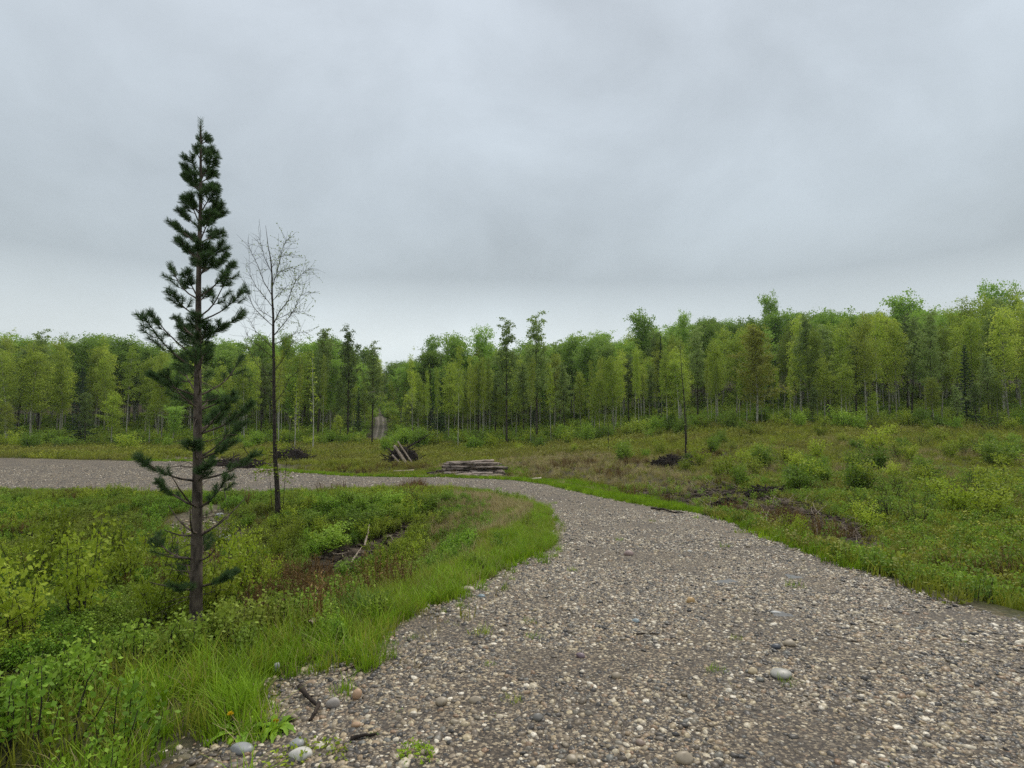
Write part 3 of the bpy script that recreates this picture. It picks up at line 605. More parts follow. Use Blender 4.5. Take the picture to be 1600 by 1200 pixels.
def spruce_t(seed, h=9, R_=1.3, nl=5200):
    r = np.random.default_rng(seed); tb = MB(); cb = MB(); tp = curve([0, 0, -.2], [0, 0, 1], h + .2, 10, r, .05, .01); tb.tube(tp, np.linspace(.1, .01, 10), 6); C = []; D = []
    nb = 90
    for k in range(nb):
        t = .06 + .93 * k / nb; p0 = np.array([0, 0, h * t]); ll = R_ * (1.03 - t) * r.uniform(.75, 1.15) + .06; az = k * 2.4
        lp = curve(p0, [math.cos(az), math.sin(az), -.25 + .5 * t], ll, 5, r, .03, .05); tb.tube(lp, np.linspace(.012, .003, 5), 3, cap=False)
        n = int(nl / nb * (ll / R_ * 1.6 + .15)); tt = r.uniform(.08, 1.05, n) * 4; ii = np.clip(tt.astype(int), 0, 3); q = lp[ii] + (lp[ii + 1] - lp[ii]) * (tt - ii)[:, None]
        w = .28 * ll; side = np.array([-math.sin(az), math.cos(az), 0]); o = r.normal(size=n) * w * .5 * (1 - .5 * tt / 4)
        C.append(q + side[None] * o[:, None] + np.array([0, 0, 1])[None] * (r.normal(size=n) * .05 - .05 - np.abs(o) * .3)[:, None]); D.append(np.tile([math.cos(az), math.sin(az), -.3], (n, 1)))
    C = np.vstack(C); D = np.vstack(D); v, f = leaves(C, .075, r, 3.2, dirs=D); cb.add(v, f); return tb, cb
def conv(mb_pair, bark, leaf, name, label, cat, group):
    root = thing(name, (0, 0, 0), 0, label, cat, group); mb_pair[0].build('trunk', bark, root); mb_pair[1].build('crown', leaf, root, smooth=False); return root
KIND = {}
def kind(key, variants, bark, leaf, name): KIND[key] = dict(v=variants, bark=bark, leaf=leaf, name=name, h=12.0, roots=[])
kind('aspen', [deciduous(400 + k, R_=2.3, nl=5600, ls=.125, limbs=28, c0=.34, up=.75, clump=.62) for k in range(4)], 'bark_grey', 'aspen', 'aspen_tree')
kind('birch', [deciduous(420 + k, R_=2.0, nl=3600, ls=.12, limbs=24, c0=.42, up=.8, r0=.075, clump=.55) for k in range(3)], 'bark_white', 'aspen', 'birch_tree')
kind('poplar', [deciduous(440 + k, R_=3.3, prof='cone', nl=5600, ls=.13, limbs=32, c0=.32, up=1.0, clump=.42, r0=.12) for k in range(4)], 'bark_dark', 'olive', 'poplar_tree')
kind('round', [deciduous(460 + k, R_=3.0, prof='top', nl=6500, ls=.17, limbs=26, c0=.42, up=.8, clump=.75, r0=.11) for k in range(3)], 'bark_grey', 'bright', 'aspen_tree')
kind('bronze', [deciduous(480 + k, R_=3.3, prof='oval', nl=9000, ls=.14, limbs=44, c0=.24, up=.7, clump=.5, r0=.1) for k in range(1)], 'bark_grey', 'bronze', 'maple_tree')
kind('sparse', [deciduous(490 + k, R_=1.0, prof='cone', nl=260, ls=.17, limbs=26, c0=.3, up=.7, clump=.25, r0=.075) for k in range(2)], 'bark_white', 'bush2', 'birch_tree')
kind('snag', [deciduous(495 + k, R_=.5, prof='cone', nl=160, ls=.12, limbs=22, c0=.22, up=.25, clump=.2, r0=.085) for k in range(2)], 'bark_thin', 'olive', 'bare_tree')
kind('spruce', [spruce_t(500 + k, h=12, R_=1.9) for k in range(2)], 'bark_dark', 'spruce', 'spruce_tree')
NTREE = [0]
def tree(key, x, y, h, label, group, wide=1.0, rz=None, bark=None, cat='tree'):
    K_ = KIND[key]; vi = random.randrange(len(K_['v'])); rz = random.uniform(0, 6.28) if rz is None else rz
    s = h / 12.0; z = g(x, y); NTREE[0] += 1
    while len(K_['roots']) < len(K_['v']): K_['roots'].append(None)
    if K_['roots'][vi] is None:
        rt = conv(K_['v'][vi], M[bark or K_['bark']], M[K_['leaf']], K_['name'], label, cat, group); rt.location = (x, y, z); rt.rotation_euler = (0, 0, rz); rt.scale = (s * wide, s * wide, s); K_['roots'][vi] = rt; return rt
    r = dup(K_['roots'][vi], (x, y, z), rz, (s * wide, s * wide, s), label, group)
    return r
TREES = []
def tpx(key, px, D, top, label, group=None, wide=1.0, **kw):
    """a tree seen at column px, D metres out, whose tip reaches row top"""
    x = (px - 800) / F * D; z = g(x, D); h = CAMZ + (640 - top) / F * D - z
    TREES.append((x, D)); return tree(key, x, D, h, label, group or 'trees around the clearing', wide, **kw)
LM = [(180, 'at the far left'), (335, 'behind the pine'), (455, 'behind the bare young tree'), (600, 'just left of the rutted track'), (690, 'just right of the rutted track'), (785, 'behind the log stack'), (880, 'around the tallest poplar'), (1000, 'behind the short dead sapling'), (1110, 'behind the tall bare tree'), (1265, 'around the bronze leaved tree'), (1430, 'right of the bronze leaved tree'), (9999, 'at the far right')]
def edge0(px): return float(np.interp(px, [-200, 350, 560, 800, 900, 1050, 1250, 1800], [58, 63, 65, 63, 60, 56, 55, 50]))
# notable trees
G1 = 'tall trees standing out of the wood'
tpx('poplar', 498, 66, 513, 'tall olive poplar with a ragged top, left of the two above the left wood', G1, 1.0)
tpx('poplar', 545, 68, 516, 'tall olive poplar with a narrow top, right of the two above the left wood', G1, 1.0)
tpx('poplar', 582, 62, 540, 'olive poplar with dark trunk standing just left of the rutted track', G1, 1.0)
tpx('poplar', 792, 60, 503, 'tall olive poplar with a reddish dark trunk behind the right end of the log stack', G1, .95)
tpx('poplar', 838, 60, 495, 'tallest olive poplar, its loose top leaning right above the middle of the wood', G1, 1.05)
tpx('round', 1004, 84, 503, 'rounded crown of a tall tree poking above the wood left of the hill', G1, 1.0)
tpx('round', 1068, 84, 503, 'small round bright crown poking above the wood right of the rounded tree', G1, .5)
tpx('round', 1206, 92, 476, 'round bushy crown standing highest on the hill at right', G1, .6)
tpx('round', 1100, 95, 512, 'rounded crown on the lower slope of the wooded hill', G1, .7)
tpx('round', 678, 84, 543, 'bright round crown above the wood, third tree right of the gap', G1, .75)
tpx('round', 708, 86, 541, 'bright round crown above the wood, beside the leafless birch top', G1, .7)
tpx('round', 755, 86, 530, 'bright round crown left of the tall poplar pair', G1, .7)
tpx('round', 405, 84, 540, 'bright green round crown behind the bare young tree', G1, .7)
tpx('round', 445, 82, 535, 'bright green crown just right of the bare young tree', G1, .6)
tpx('birch', 716, 56, 543, 'slender birch with a clean white trunk behind the log stack', G1, .6)
tpx('birch', 436, 60, 560, 'birch with a thin white trunk close behind the left brush heap', G1, .6)
tpx('sparse', 490, 54, 545, 'small birch with few large yellow green leaves and a pale curved trunk', G1, .9)
tpx('sparse', 462, 56, 600, 'thin sapling with scattered yellow leaves right of the bare young tree', G1, 1.1)
tpx('bronze', 1182, 52, 512, 'broad yellow green tree with bronze young leaves in front of the right hill', G1, 1.35)
tpx('snag', 1070, 36, 520, 'tall thin nearly bare tree with a black trunk rising from the right brush heap', G1, 1.0)
tpx('snag', 1072, 42, 600, 'short thin dead stem beside the tall bare tree', G1, 1.0)
tpx('snag', 950, 44, 610, 'short leaning dead sapling alone in the right clearing', G1, .9)
tpx('spruce', 1033, 62, 520, 'dark narrow spruce tip between pale trees right of the wood centre', G1, .4)
tpx('spruce', 560, 72, 605, 'dark spruce in the shade left of the rutted track', G1, .9)
tpx('spruce', 545, 76, 610, 'dark spruce partly hidden left of the rutted track', G1, .9)
tpx('spruce', 672, 66, 600, 'dark spruce behind pale trunks right of the gap', G1, 1.0)
tpx('spruce', 688, 70, 590, 'taller dark spruce behind pale trunks right of the gap', G1, .7)
tpx('birch', 645, 62, 555, 'slim birch with a leaning white trunk right of the gap', G1, .55)
for q, (px, D, top) in enumerate([(668, 60, 580), (684, 61, 575), (735, 64, 560), (742, 64, 565), (750, 64, 560), (756, 65, 570), (765, 65, 560)]):
    tpx('birch', px, D, top, 'pale thin birch trunk in the group behind the log stack', 'pale birches behind the log stack', .45)
for q, (px, D, top) in enumerate([(992, 58, 545), (998, 58, 550), (1106, 54, 560), (1118, 54, 565), (1190, 53, 580), (1208, 54, 570), (1216, 54, 575), (829, 57, 560)]):
    tpx('birch', px, D, top, 'pale thin birch trunk at the front of the right wood', 'pale birches in the right wood', .5)
for q in range(26):
    px = random.choice([random.uniform(360, 560), random.uniform(640, 1240), random.uniform(860, 1240)]); D = edge0(px) + random.uniform(-2, 3)
    if any(abs((px - 800) / F * D - a) < .8 and abs(D - b) < 1.5 for a, b in TREES): continue
    tpx('birch', px, D, random.uniform(548, 585), 'thin pale birch at the front of the wood ' + next(a for b, a in LM if px < b), 'pale birches at the front of the wood', random.uniform(.4, .7))
# the wood: individual trees, rows filling in behind each other
def edge_D(px): return float(np.interp(px, [-200, 350, 560, 800, 900, 1050, 1250, 1800], [58, 63, 65, 63, 60, 56, 55, 50]))
def top_row(px):
    return float(np.interp(px, [-200, 200, 350, 480, 580, 612, 625, 700, 800, 900, 1000, 1060, 1120, 1200, 1250, 1500, 1800], [520, 535, 556, 556, 566, 606, 590, 567, 556, 550, 545, 532, 521, 508, 498, 468, 455]))
ZL = [('left of the rutted track', 600), ('between the rutted track and the tallest poplar', 850), ('behind the right half of the clearing', 9999)]
KN = dict(aspen='leafy green aspen', birch='pale trunked birch', poplar='olive green poplar', round='taller bright aspen', spruce='small dark spruce')
tries = 0; cnt = 0
while cnt < 225 and tries < 12000:
    tries += 1; px = random.uniform(-90, 1700); e = edge_D(px); D = e + 26 * random.random() ** 1.3; x = (px - 800) / F * D
    gap = abs(x - float(trackx(D)));
    if gap < 2.1 or (598 < px < 622 and D > 62 and random.random() < .85): continue
    if any((x - a) ** 2 + (D - b) ** 2 < 1.75 ** 2 for a, b in TREES): continue
    deep = (D - e) / 26
    key = random.choices(['aspen', 'birch', 'poplar', 'round', 'spruce'], [5, 1.6, 2.2 if deep < .6 else 1, .3 + 1.3 * deep, .35])[0]
    z = g(x, D); tp = top_row(px) + random.gauss(2, 9) + 26 * (random.random() ** 2) + 16 * (1 - deep) * random.random()
    if key == 'spruce': tp += 45
    h = CAMZ + (640 - tp) / F * D - z
    if h < 4: h = 4.5
    zn = next(a for a, b in ZL if px < b)
    TREES.append((x, D)); cnt += 1
    tree(key, x, D, h, f"{KN[key]} {'in the front row of' if deep < .12 else 'in the middle rows of' if deep < .45 else 'deep in'} the wood {next(a for b, a in LM if px < b)}", 'trees of the wood', wide=random.uniform(.8, 1.15) * min(1.25, 12 / h) ** .5)
print('trees', NTREE[0])
for q in range(46):
    px = random.uniform(-60, 1680); D = edge_D(px) - random.uniform(0, 3); x = (px - 800) / F * D
    if abs(x - float(trackx(D))) < 3 or any((x - a) ** 2 + (D - b) ** 2 < 1.2 for a, b in TREES): continue
    TREES.append((x, D)); kx = random.choice(['aspen', 'aspen', 'poplar', 'birch', 'round']); tree(kx, x, D, random.uniform(3.2, 7), f"young {KN[kx]} at the edge of the wood {next(a for b, a in LM if px < b)}".replace('taller ', ''), 'young trees at the edge of the wood', wide=random.uniform(1.2, 1.7))
# understory saplings along the front of the wood
def bushmb(seed, h, stems, nl, ls, sp):
    return leafy('foliage', stems, h, nl, ls, M['bush'], seed, spread=sp, lean=.5, aspect=1.5, flat=.2)
def shrub_pair(seed, h, stems, nl, ls, sp, mat, lean=.6):
    r = np.random.default_rng(seed); tb = MB(); cb = MB(); c = []
    for _ in range(stems):
        a = r.uniform(0, 6.28); rr = sp * math.sqrt(r.random()); L0 = h * r.uniform(.55, 1.08)
        p = curve([math.cos(a) * rr * .4, math.sin(a) * rr * .4, -.06], [math.cos(a) * lean * r.random(), math.sin(a) * lean * r.random(), 1], L0, 8, r, .04, .1)
        tb.tube(p, np.linspace(.013, .003, 8) * h ** .5, 4, 0, cap=False)
        for _t in range(3):
            i = r.integers(2, 7); b = curve(p[i], r.normal(size=3) * [1, 1, .4] + [0, 0, .6], L0 * .35, 5, r, .06, .12); tb.tube(b, np.linspace(.006, .002, 5) * h ** .5, 3, 0, cap=False)
            for q in b[1:]: c.append(q + r.normal(size=(max(1, nl // 10), 3)) * ls * 1.4)
        tt = r.uniform(1.2, 7, nl); ii = tt.astype(int).clip(0, 6); c.append(p[ii] + (p[ii + 1] - p[ii]) * (tt - ii)[:, None] + r.normal(size=(nl, 3)) * ls * 1.7)
    c = np.vstack(c); v, f = leaves(c, ls * r.uniform(.6, 1.2, len(c)), r, 1.5, flat=.2); cb.add(v, f); return tb, cb
SH = dict(
    green=[shrub_pair(600 + k, 1.5, 15, 60, .07, .6, None) for k in range(3)],
    yellow=[shrub_pair(610 + k, 1.4, 9, 50, .065, .45, None) for k in range(3)],
    twiggy=[shrub_pair(620 + k, 1.3, 12, 12, .05, .5, None) for k in range(2)])
SHM = dict(green='bush', yellow='bush2', twiggy='bush'); SHR = {k: [None] * len(v) for k, v in SH.items()}
def shrub(key, x, y, s, label, group, wide=1.0, name='shrub'):
    vi = random.randrange(len(SH[key])); rz = random.uniform(0, 6.28); loc = (x, y, g(x, y)); sc = (s * wide, s * wide, s)
    if SHR[key][vi] is None:
        rt = thing(name, loc, rz, label, 'shrub', group); rt.scale = sc; SH[key][vi][0].build('stems', M['bark_thin'], rt); SH[key][vi][1].build('foliage', M[SHM[key]], rt, smooth=False); SHR[key][vi] = rt; return rt
    return dup(SHR[key][vi], loc, rz, sc, label, group)
SP = []; cnt = 0; tries = 0
SL = dict(green='bushy green willow', yellow='yellow green sapling bush', twiggy='thin twiggy shrub')
while cnt < 165 and tries < 9000:
    tries += 1; px = random.uniform(-60, 1680); e = edge_D(px)
    if random.random() < .5: D = e - random.uniform(0, 7)
    else: D = random.uniform(30, e)
    x = (px - 800) / F * D
    if px < 850 and D < 52: continue
    if px < 1000 and D < 40: continue
    if abs(x - float(trackx(D))) < 3.0 and D > 50: continue
    rd1 = float(road_d(x, D))
    if rd1 < 3 or inpoly(np.array(x), np.array(D), DIRT) or inpoly(np.array(x), np.array(D), BROWN): continue
    if any((x - a) ** 2 + (D - b) ** 2 < 1.0 for a, b in SP): continue
    SP.append((x, D)); cnt += 1; key = random.choices(['green', 'yellow', 'twiggy'], [2.4, 2.4, 2.4])[0]
    zn = 'in front of the left wood' if px < 600 else 'in front of the wood behind the log stack' if px < 850 else ('at the foot of the right wood' if D > e - 8 else 'out in the right clearing')
    shrub(key, x, D, random.uniform(.55, 1.15) * (1.15 if D > e - 8 else .72), f"{SL[key]} {'at the foot of the wood' if D > e - 8 else 'far out in the clearing' if D > 42 else 'in the near clearing'} {next(a for b, a in LM if px < b)}", 'bushes of the clearing', wide=random.uniform(.9, 1.4))
# saplings at right edge of the clearing, nearer
for q in range(70):
    px = random.uniform(1090, 1680); D = random.uniform(15, 36); x = (px - 800) / F * D
    if float(road_d(x, D)) < 2.2 or inpoly(np.array(x), np.array(D), DIRT): continue
    shrub(random.choice(['yellow', 'yellow', 'green', 'twiggy']), x, D, random.uniform(.5, .95) * (.75 + D / 90), f"young leafy bush {'close to' if D < 20 else 'some way from' if D < 28 else 'far back from'} the gravel, {'left of the photo edge' if px < 1250 else 'near the right end' if px < 1450 else 'at the far right end'}", 'young bushes beside the gravel at the right', 1.2)
SHS = [(606, 50, 1.1, 1.2, 'green', 'large rounded green bush left of the leaning log heap'), (660, 56, 1.4, 1.4, 'green', 'green bush behind the leaning log heap'),
       (634, 58, 1.4, 1.2, 'green', 'green bush at the foot of the rutted track'), (972, 38, .9, 1.3, 'green', 'low green bush alone in front of the short dead sapling'),
       (1095, 33, .8, 1.1, 'yellow', 'yellow green bush beside the right brush heap'), (740, 54, 1.0, 1.2, 'green', 'dark green bush right of the white birch trunk')]
for px, D, s, w, kx, lab in SHS: shrub(kx, (px - 800) / F * D, D, s, lab, 'bushes at landmarks in the clearing', w)
# willow saplings in the hollow at left
for q, (px, py, s) in enumerate([(365, 955, .95), (395, 930, .85), (330, 980, 1.0), (290, 930, 1.0), (430, 890, .75), (380, 880, .8), (250, 1000, 1.0), (455, 855, .6), (200, 930, 1.1), (500, 840, .45), (130, 980, 1.1), (60, 930, 1.1), (340, 870, .8), (420, 935, .6), (20, 1020, 1), (180, 880, .9), (90, 860, .9)]):
    x, y = at(px, py); shrub('yellow', x, y, s, 'willow sapling in the hollow, ' + {365: 'tallest at the left edge of the photo', 395: 'right of the tallest one', 330: 'just right of the pine foot', 290: 'against the pine trunk', 430: 'above the rusty stalks', 380: 'behind the tallest one', 250: 'left of the pine foot', 455: 'below the bare young tree', 200: 'second one left of the pine', 500: 'nearest the dark pit', 130: 'third one left of the pine', 60: 'near the left end', 340: 'behind the pine foot', 420: 'among the rusty stalks', 20: 'leftmost of all', 180: 'in the second row left of the pine', 90: 'in the second row near the left end'}[px], 'willow saplings in the hollow' if px > 300 else 'willow saplings left of the pine', .75)
for q, (px, py, s) in enumerate([(510, 800, .4), (540, 790, .4), (575, 800, .45), (610, 800, .45), (560, 830, .45), (640, 790, .35), (600, 820, .45), (520, 860, .5), (480, 830, .4), (670, 800, .4), (545, 905, .35), (700, 790, .35), (460, 800, .35)]):
    x, y = at(px, py); shrub('green', x, y, s, 'low bramble bush in the hollow, ' + ['right of the bare young tree', 'second right of the bare young tree', 'third right of the bare young tree', 'below the red stalks', 'directly above the dark pit', 'under the right of the red stalks', 'right above the dark pit', 'at the left end of the dark pit', 'lower right of the bare young tree', 'rightmost but one', 'on the near side of the pit', 'rightmost of all', 'close beside the bare young tree'][q], 'bramble bushes on the far slope of the hollow', 1.5)

# far wood as one mass
src = []
for q, (key, s) in enumerate([('aspen', 0), ('aspen', 1), ('poplar', 0), ('round', 0), ('round', 1)]):
    a, b = KIND[key]['v'][s]; mb = MB(); v, f, _ = a.arr(); mb.add(v, f, 0); v, f, _ = b.arr(); mb.add(v, f, 1)
    src.append(mb.build('far_tree', [M['bark_grey'], M[KIND[key]['leaf']]], link=False, smooth=False))
fx, fy = [], []
D = RNG.uniform(80, 900, 60000); D = 80 + (D - 80) * RNG.random(60000) ** 1.5; a = RNG.uniform(-1.05, 1.05, 60000); x = a * D
k = (np.abs(x - trackx(D)) > 2.6) | (D > 122)
k &= RNG.random(60000) < np.clip(D / 260, 0, 1) * .13
x, D = x[k], D[k]; pxs = 800 + F * x / D; z = H(x, D)
tr_ = np.interp(pxs, [-200, 200, 350, 480, 580, 600, 625, 700, 800, 900, 1000, 1060, 1120, 1200, 1250, 1500, 1800], [520, 538, 562, 564, 578, 610, 600, 574, 563, 556, 549, 535, 520, 504, 494, 466, 452])
hmax = CAMZ + (640 - tr_ - -RNG.uniform(-4, 34, len(x))) / F * D - z
h = np.clip(hmax, 3, RNG.uniform(7, 13, len(x))); k = hmax > 3.5; x, D, z, h = x[k], D[k], z[k], h[k]; print('far trees', len(x))
tagstuff(scatter('far_woodland', np.stack([x, D, z], 1), RNG.uniform(0, 6.28, len(x)), h / 12, src, stretch=np.stack([np.full(len(x), 1.15)] * 2 + [np.ones(len(x))], 1)), 'far wood rising over the hill behind the clearing', 'woodland')
# leaf litter and low growth under the trees
x, y = cand(26000, -110, 110, 55, 100); k = (np.abs(x - trackx(y)) > .95); x, y = x[k], y[k]
px_ = 800 + F * x / y; ed = np.interp(px_, [-200, 350, 560, 800, 900, 1050, 1250, 1800], [58, 63, 65, 63, 60, 56, 55, 50]); k = y > ed - 3; x, y = x[k], y[k]
k = RNG.random(len(x)) < .45; x, y = x[k], y[k]
und = [leafy('undergrowth', 7, .8, 26, .10, M['bush'], 700 + q, .45, lean=.5) for q in range(3)] + [leafy('undergrowth', 8, 1.1, 26, .11, M['aspen'], 705, .5, lean=.5)]
put('undergrowth', x, y, np.where(np.abs(x - trackx(y)) < 1.8, .35, 1.0), und, 'low green undergrowth along the foot of the wood', 'undergrowth', sv=.5)

x, y = cand(14000, -60, 30, 98, 175); k = (np.abs(x - trackx(y)) > .95) | (y > 119); x, y = x[k], y[k]
put('undergrowth', x, y, np.full(len(x), 1.3), und, 'low green undergrowth on the slope behind the wood', 'undergrowth', sv=.5)
# ---- bare young tree (traced limbs, placed in depth)
bx, by = at(435, 815); bz = g(bx, by)
def lift(px, py, dy=0):
    d = ray(px, py); t = (by + dy) / d[1]; return np.array([d[0] * t - bx, dy, CAMZ + d[2] * t - bz])
bt = thing('bare_tree', (bx, by, bz), 0, 'thin bare young tree with dark trunk and sparse tiny leaves, standing in the hollow', 'tree')
r = np.random.default_rng(31); tb = MB(); lv = []
trunk = [lift(*p) for p in [(436, 822), (434, 790), (433, 760), (430, 720), (429, 670), (428, 620), (428, 570), (427, 530), (427, 495), (425, 460), (425, 430), (423, 405), (419, 385), (417, 368), (415, 352)]]
tb.tube(trunk, [.14, .092, .08, .07, .062, .056, .05, .044, .038, .032, .025, .018, .012, .008, .004], 8)
limbs = [([(428, 505), (436, 488), (450, 470), (456, 452), (463, 437), (475, 425), (487, 418)], .018), ([(427, 525), (440, 510), (452, 495), (463, 478), (470, 462), (483, 455)], .016),
         ([(430, 500), (448, 492), (462, 488), (478, 486)], .01), ([(425, 450), (431, 430), (437, 410), (440, 392), (446, 377), (452, 372)], .014), ([(425, 462), (412, 440), (403, 415), (393, 395), (388, 380)], .014),
         ([(426, 480), (412, 462), (400, 448), (391, 430), (389, 412)], .013), ([(427, 510), (410, 495), (396, 480), (388, 462), (384, 445)], .014), ([(427, 498), (407, 485), (398, 470)], .01),
         ([(427, 545), (412, 530), (400, 518), (390, 500), (380, 490)], .014), ([(428, 560), (410, 545), (396, 535), (384, 520)], .014), ([(424, 425), (414, 405), (409, 385), (405, 372)], .01),
         ([(424, 420), (432, 405), (445, 398), (458, 402)], .008), ([(428, 580), (440, 565), (450, 548), (458, 530)], .013), ([(428, 600), (416, 585), (402, 570), (392, 552), (385, 540)], .013),
         ([(429, 630), (443, 612), (452, 592), (466, 580), (480, 572)], .012), ([(429, 625), (412, 612), (400, 600), (388, 592)], .012), ([(426, 470), (440, 455), (450, 446), (468, 442)], .009),
         ([(425, 440), (438, 425), (452, 418), (462, 420)], .008), ([(429, 610), (436, 592), (440, 570)], .009), ([(428, 538), (446, 530), (462, 520), (478, 520)], .01)]
for q, (pts, r0) in enumerate(limbs):
    dd = r.uniform(-.9, .9); P3 = np.array([lift(a, b, dd * k / (len(pts) - 1)) for k, (a, b) in enumerate(pts)])
    tb.tube(P3, np.linspace(r0, .0035, len(P3)), 5, cap=False)
    right = pts[-1][0] > 430
    for k in range(1, len(P3)):
        for _ in range(7):
            d = (P3[k] - P3[k - 1]); d /= np.linalg.norm(d); d = d + r.normal(size=3) * .7
            t = curve(P3[k - 1] + (P3[k] - P3[k - 1]) * r.random(), d, r.uniform(.2, .7), 5, r, .03, .17); tb.tube(t, np.linspace(.0052, .0026, 5), 3, cap=False)
            if r.random() < (.95 if right else .45):
                nn_ = r.integers(3, 8) if right else r.integers(1, 3); lv.append(t[r.integers(1, 5, nn_)] + r.normal(size=(nn_, 3)) * .02)
for pts, r0 in [([(441, 818), (443, 780), (446, 740), (450, 700), (455, 665)], .014), ([(425, 815), (424, 780), (422, 750), (420, 735)], .012)]:
    P3 = np.array([lift(a, b, .1) for a, b in pts]); tb.tube(P3, np.linspace(r0, .004, len(P3)), 5)
tb.build('trunk', M['bark_thin'], bt)
sh = []
for (px, py, n, sg) in [(412, 705, 60, .14), (404, 738, 45, .12), (446, 700, 40, .10), (430, 735, 70, .12), (448, 745, 40, .09), (418, 725, 40, .12), (432, 765, 25, .08), (440, 690, 30, .1)]:
    c = lift(px, py, r.uniform(-.25, .25)); sh.append(c + r.normal(size=(n, 3)) * sg)
mb = MB(); v, f = leaves(np.vstack(lv), .032, r, 1.5); mb.add(v, f); v, f = leaves(np.vstack(sh), .055, r, 1.4); mb.add(v, f); mb.build('leaves', M['bush2'], bt, smooth=False)

# ---- pine at the left
def pine(x, y, h, label, seed=40, R0=1.15, name='pine_tree'):
    r = np.random.default_rng(seed); z = g(x, y); root = thing(name, (x, y, z), 0, label, 'tree'); tb = MB(); C = []; D = []
    tp = curve([0, 0, -.2], [0, 0, 1], h + .2, 14, r, .05, .012); tb.tube(tp, np.linspace(.10, .012, 14), 9)
    def tuft(p, d, n, ln, sp):
        d = d / np.linalg.norm(d); t = r.uniform(-ln, 0, n)[:, None]; q = p + d * t
        w = r.normal(size=(n, 3)); w -= (w @ d)[:, None] * d; w /= np.linalg.norm(w, axis=1)[:, None]; nd = w * .85 + d * .75; nd /= np.linalg.norm(nd, axis=1)[:, None]
        C.append(q + nd * sp * .5); D.append(nd)
    zb = .9; k = 0
    while zb < h - .12:
        t = zb / h; i = min(int((zb + .2) / (h + .2) * 13), 12); k += 1
        for b in range(r.integers(3, 6) if t < .93 else 3):
            az = b * 1.35 + k * .8 + r.uniform(-.4, .4); ll = max(.14, min(R0 * (1.05 - t) ** .85, 1.0) * r.uniform(.45, 1.15))
            p = curve([tp[i][0], tp[i][1], zb + r.uniform(-.05, .05)], [math.cos(az), math.sin(az), -.12 + .9 * t], ll, 9, r, .09, .07); tb.tube(p, np.linspace(.019, .005, 9) * (1.25 - .75 * t), 5, cap=False)
            if t < .3 and r.random() < .35: continue
            tuft(p[-1], p[-1] - p[-2], 280, min(.24, ll * .6), .08)
            for q in range(3, 8):
                if ll * q / 8 < .15: continue
                for s_ in (-1, 1):
                    if r.random() < .3: continue
                    tw = curve(p[q], [math.cos(az + s_ * .75), math.sin(az + s_ * .75), .2], (.10 + .30 * ll * (1 - q / 10)) * r.uniform(.5, 1.2), 4, r, .16, .08); tb.tube(tw, np.linspace(.006, .004, 4), 4, cap=False)
                    tuft(tw[-1], tw[-1] - tw[-2], 150, min(.2, np.linalg.norm(tw[-1] - tw[0]) * .7), .065)
        if t < .55:
            for b in range(3):
                az = r.uniform(0, 6.28); p = curve([tp[i][0], tp[i][1], zb - .15], [math.cos(az), math.sin(az), .1], r.uniform(.25, .7), 6, r, -.02, .16); tb.tube(p, np.linspace(.008, .002, 6), 4, cap=False)
                for _q in range(3): tb.tube(curve(p[r.integers(2, 6)], r.normal(size=3) + [math.cos(az), math.sin(az), 0], r.uniform(.08, .2), 4, r, 0, .2), [.004, .003, .002, .0015], 3, cap=False)
        zb += r.uniform(.24, .42) * (1.1 - .35 * t)
    tuft(tp[-1] + np.array([0, 0, .1]), np.array([0, 0, 1.]), 160, .3, .06)
    C = np.vstack(C); D = np.vstack(D); mb = MB(); n = len(C); w = np.cross(D, r.normal(size=(n, 3))); w /= np.linalg.norm(w, axis=1)[:, None]
    v = np.stack([C - D * .042 - w * .0022, C - D * .042 + w * .0022, C + D * .042 + w * .001, C + D * .042 - w * .001], 1).reshape(-1, 3)
    mb.add(v, np.arange(4 * n).reshape(-1, 4)); tb.build('trunk', M['bark_pine'], root); mb.build('needles', M['pine'], root, smooth=False); return root
pine(-4.80, 8.6, 8.05, 'young dark green pine with upturned needle tufts at the left edge of the view', R0=1.75)

# ---- logs
LOGN = [0]
def log(p0, p1, r0, r1, label, group=None, mat='log_bark', seed=None, name='log', end=True):
    p0 = np.array(p0, float); p1 = np.array(p1, float); r = np.random.default_rng(900 + LOGN[0]); LOGN[0] += 1; Ln = np.linalg.norm(p1 - p0); d = (p1 - p0) / Ln
    rt = thing(name, tuple((p0 + p1) / 2), 0, label, 'log', group); rt.rotation_mode = 'QUATERNION'; rt.rotation_quaternion = Vector((1, 0, 0)).rotation_difference(Vector(d))
    n = 11; X = np.linspace(-Ln / 2, Ln / 2, n); P = np.stack([X, np.cumsum(r.normal(size=n)) * .008, np.cumsum(r.normal(size=n)) * .006], 1); P[:, 1:] -= P[:, 1:].mean(0)
    rad = np.linspace(r0, r1, n) * (1 + r.normal(size=n) * .05); mb = MB(); mb.tube(P, rad, 12)
    for _ in range(3):
        k = r.integers(1, n - 1); a = r.uniform(0, 6.28); dd = np.array([.3, math.cos(a), math.sin(a)]); mb.tube([P[k] + dd * rad[k] * .7, P[k] + dd * (rad[k] + .035)], [.016, .011], 6)
    mb.build('bark', M[mat], rt)
    if end:
        for s, kx in ((-1, 0), (1, -1)):
            e = MB(); e.tube([P[kx] - [s * .002, 0, 0], P[kx] + [s * .004, 0, 0]], rad[kx] * .88, 12); e.build('cut_end', M['log_end'], rt)
    return rt
def wpt(px, D, dz): # point dz above the ground
    x = (px - 800) / F * D; return np.array([x, D, g(x, D) + dz])
ax = np.array([math.cos(R(19)), math.sin(R(19)), .012]); side = np.array([-math.sin(R(19)), math.cos(R(19)), 0])
o0 = wpt(712, 33.2, 0); lay = [(8, .10), (8, .27), (7, .44), (6, .61), (5, .78), (3, .94)]; rr = random.Random(4)
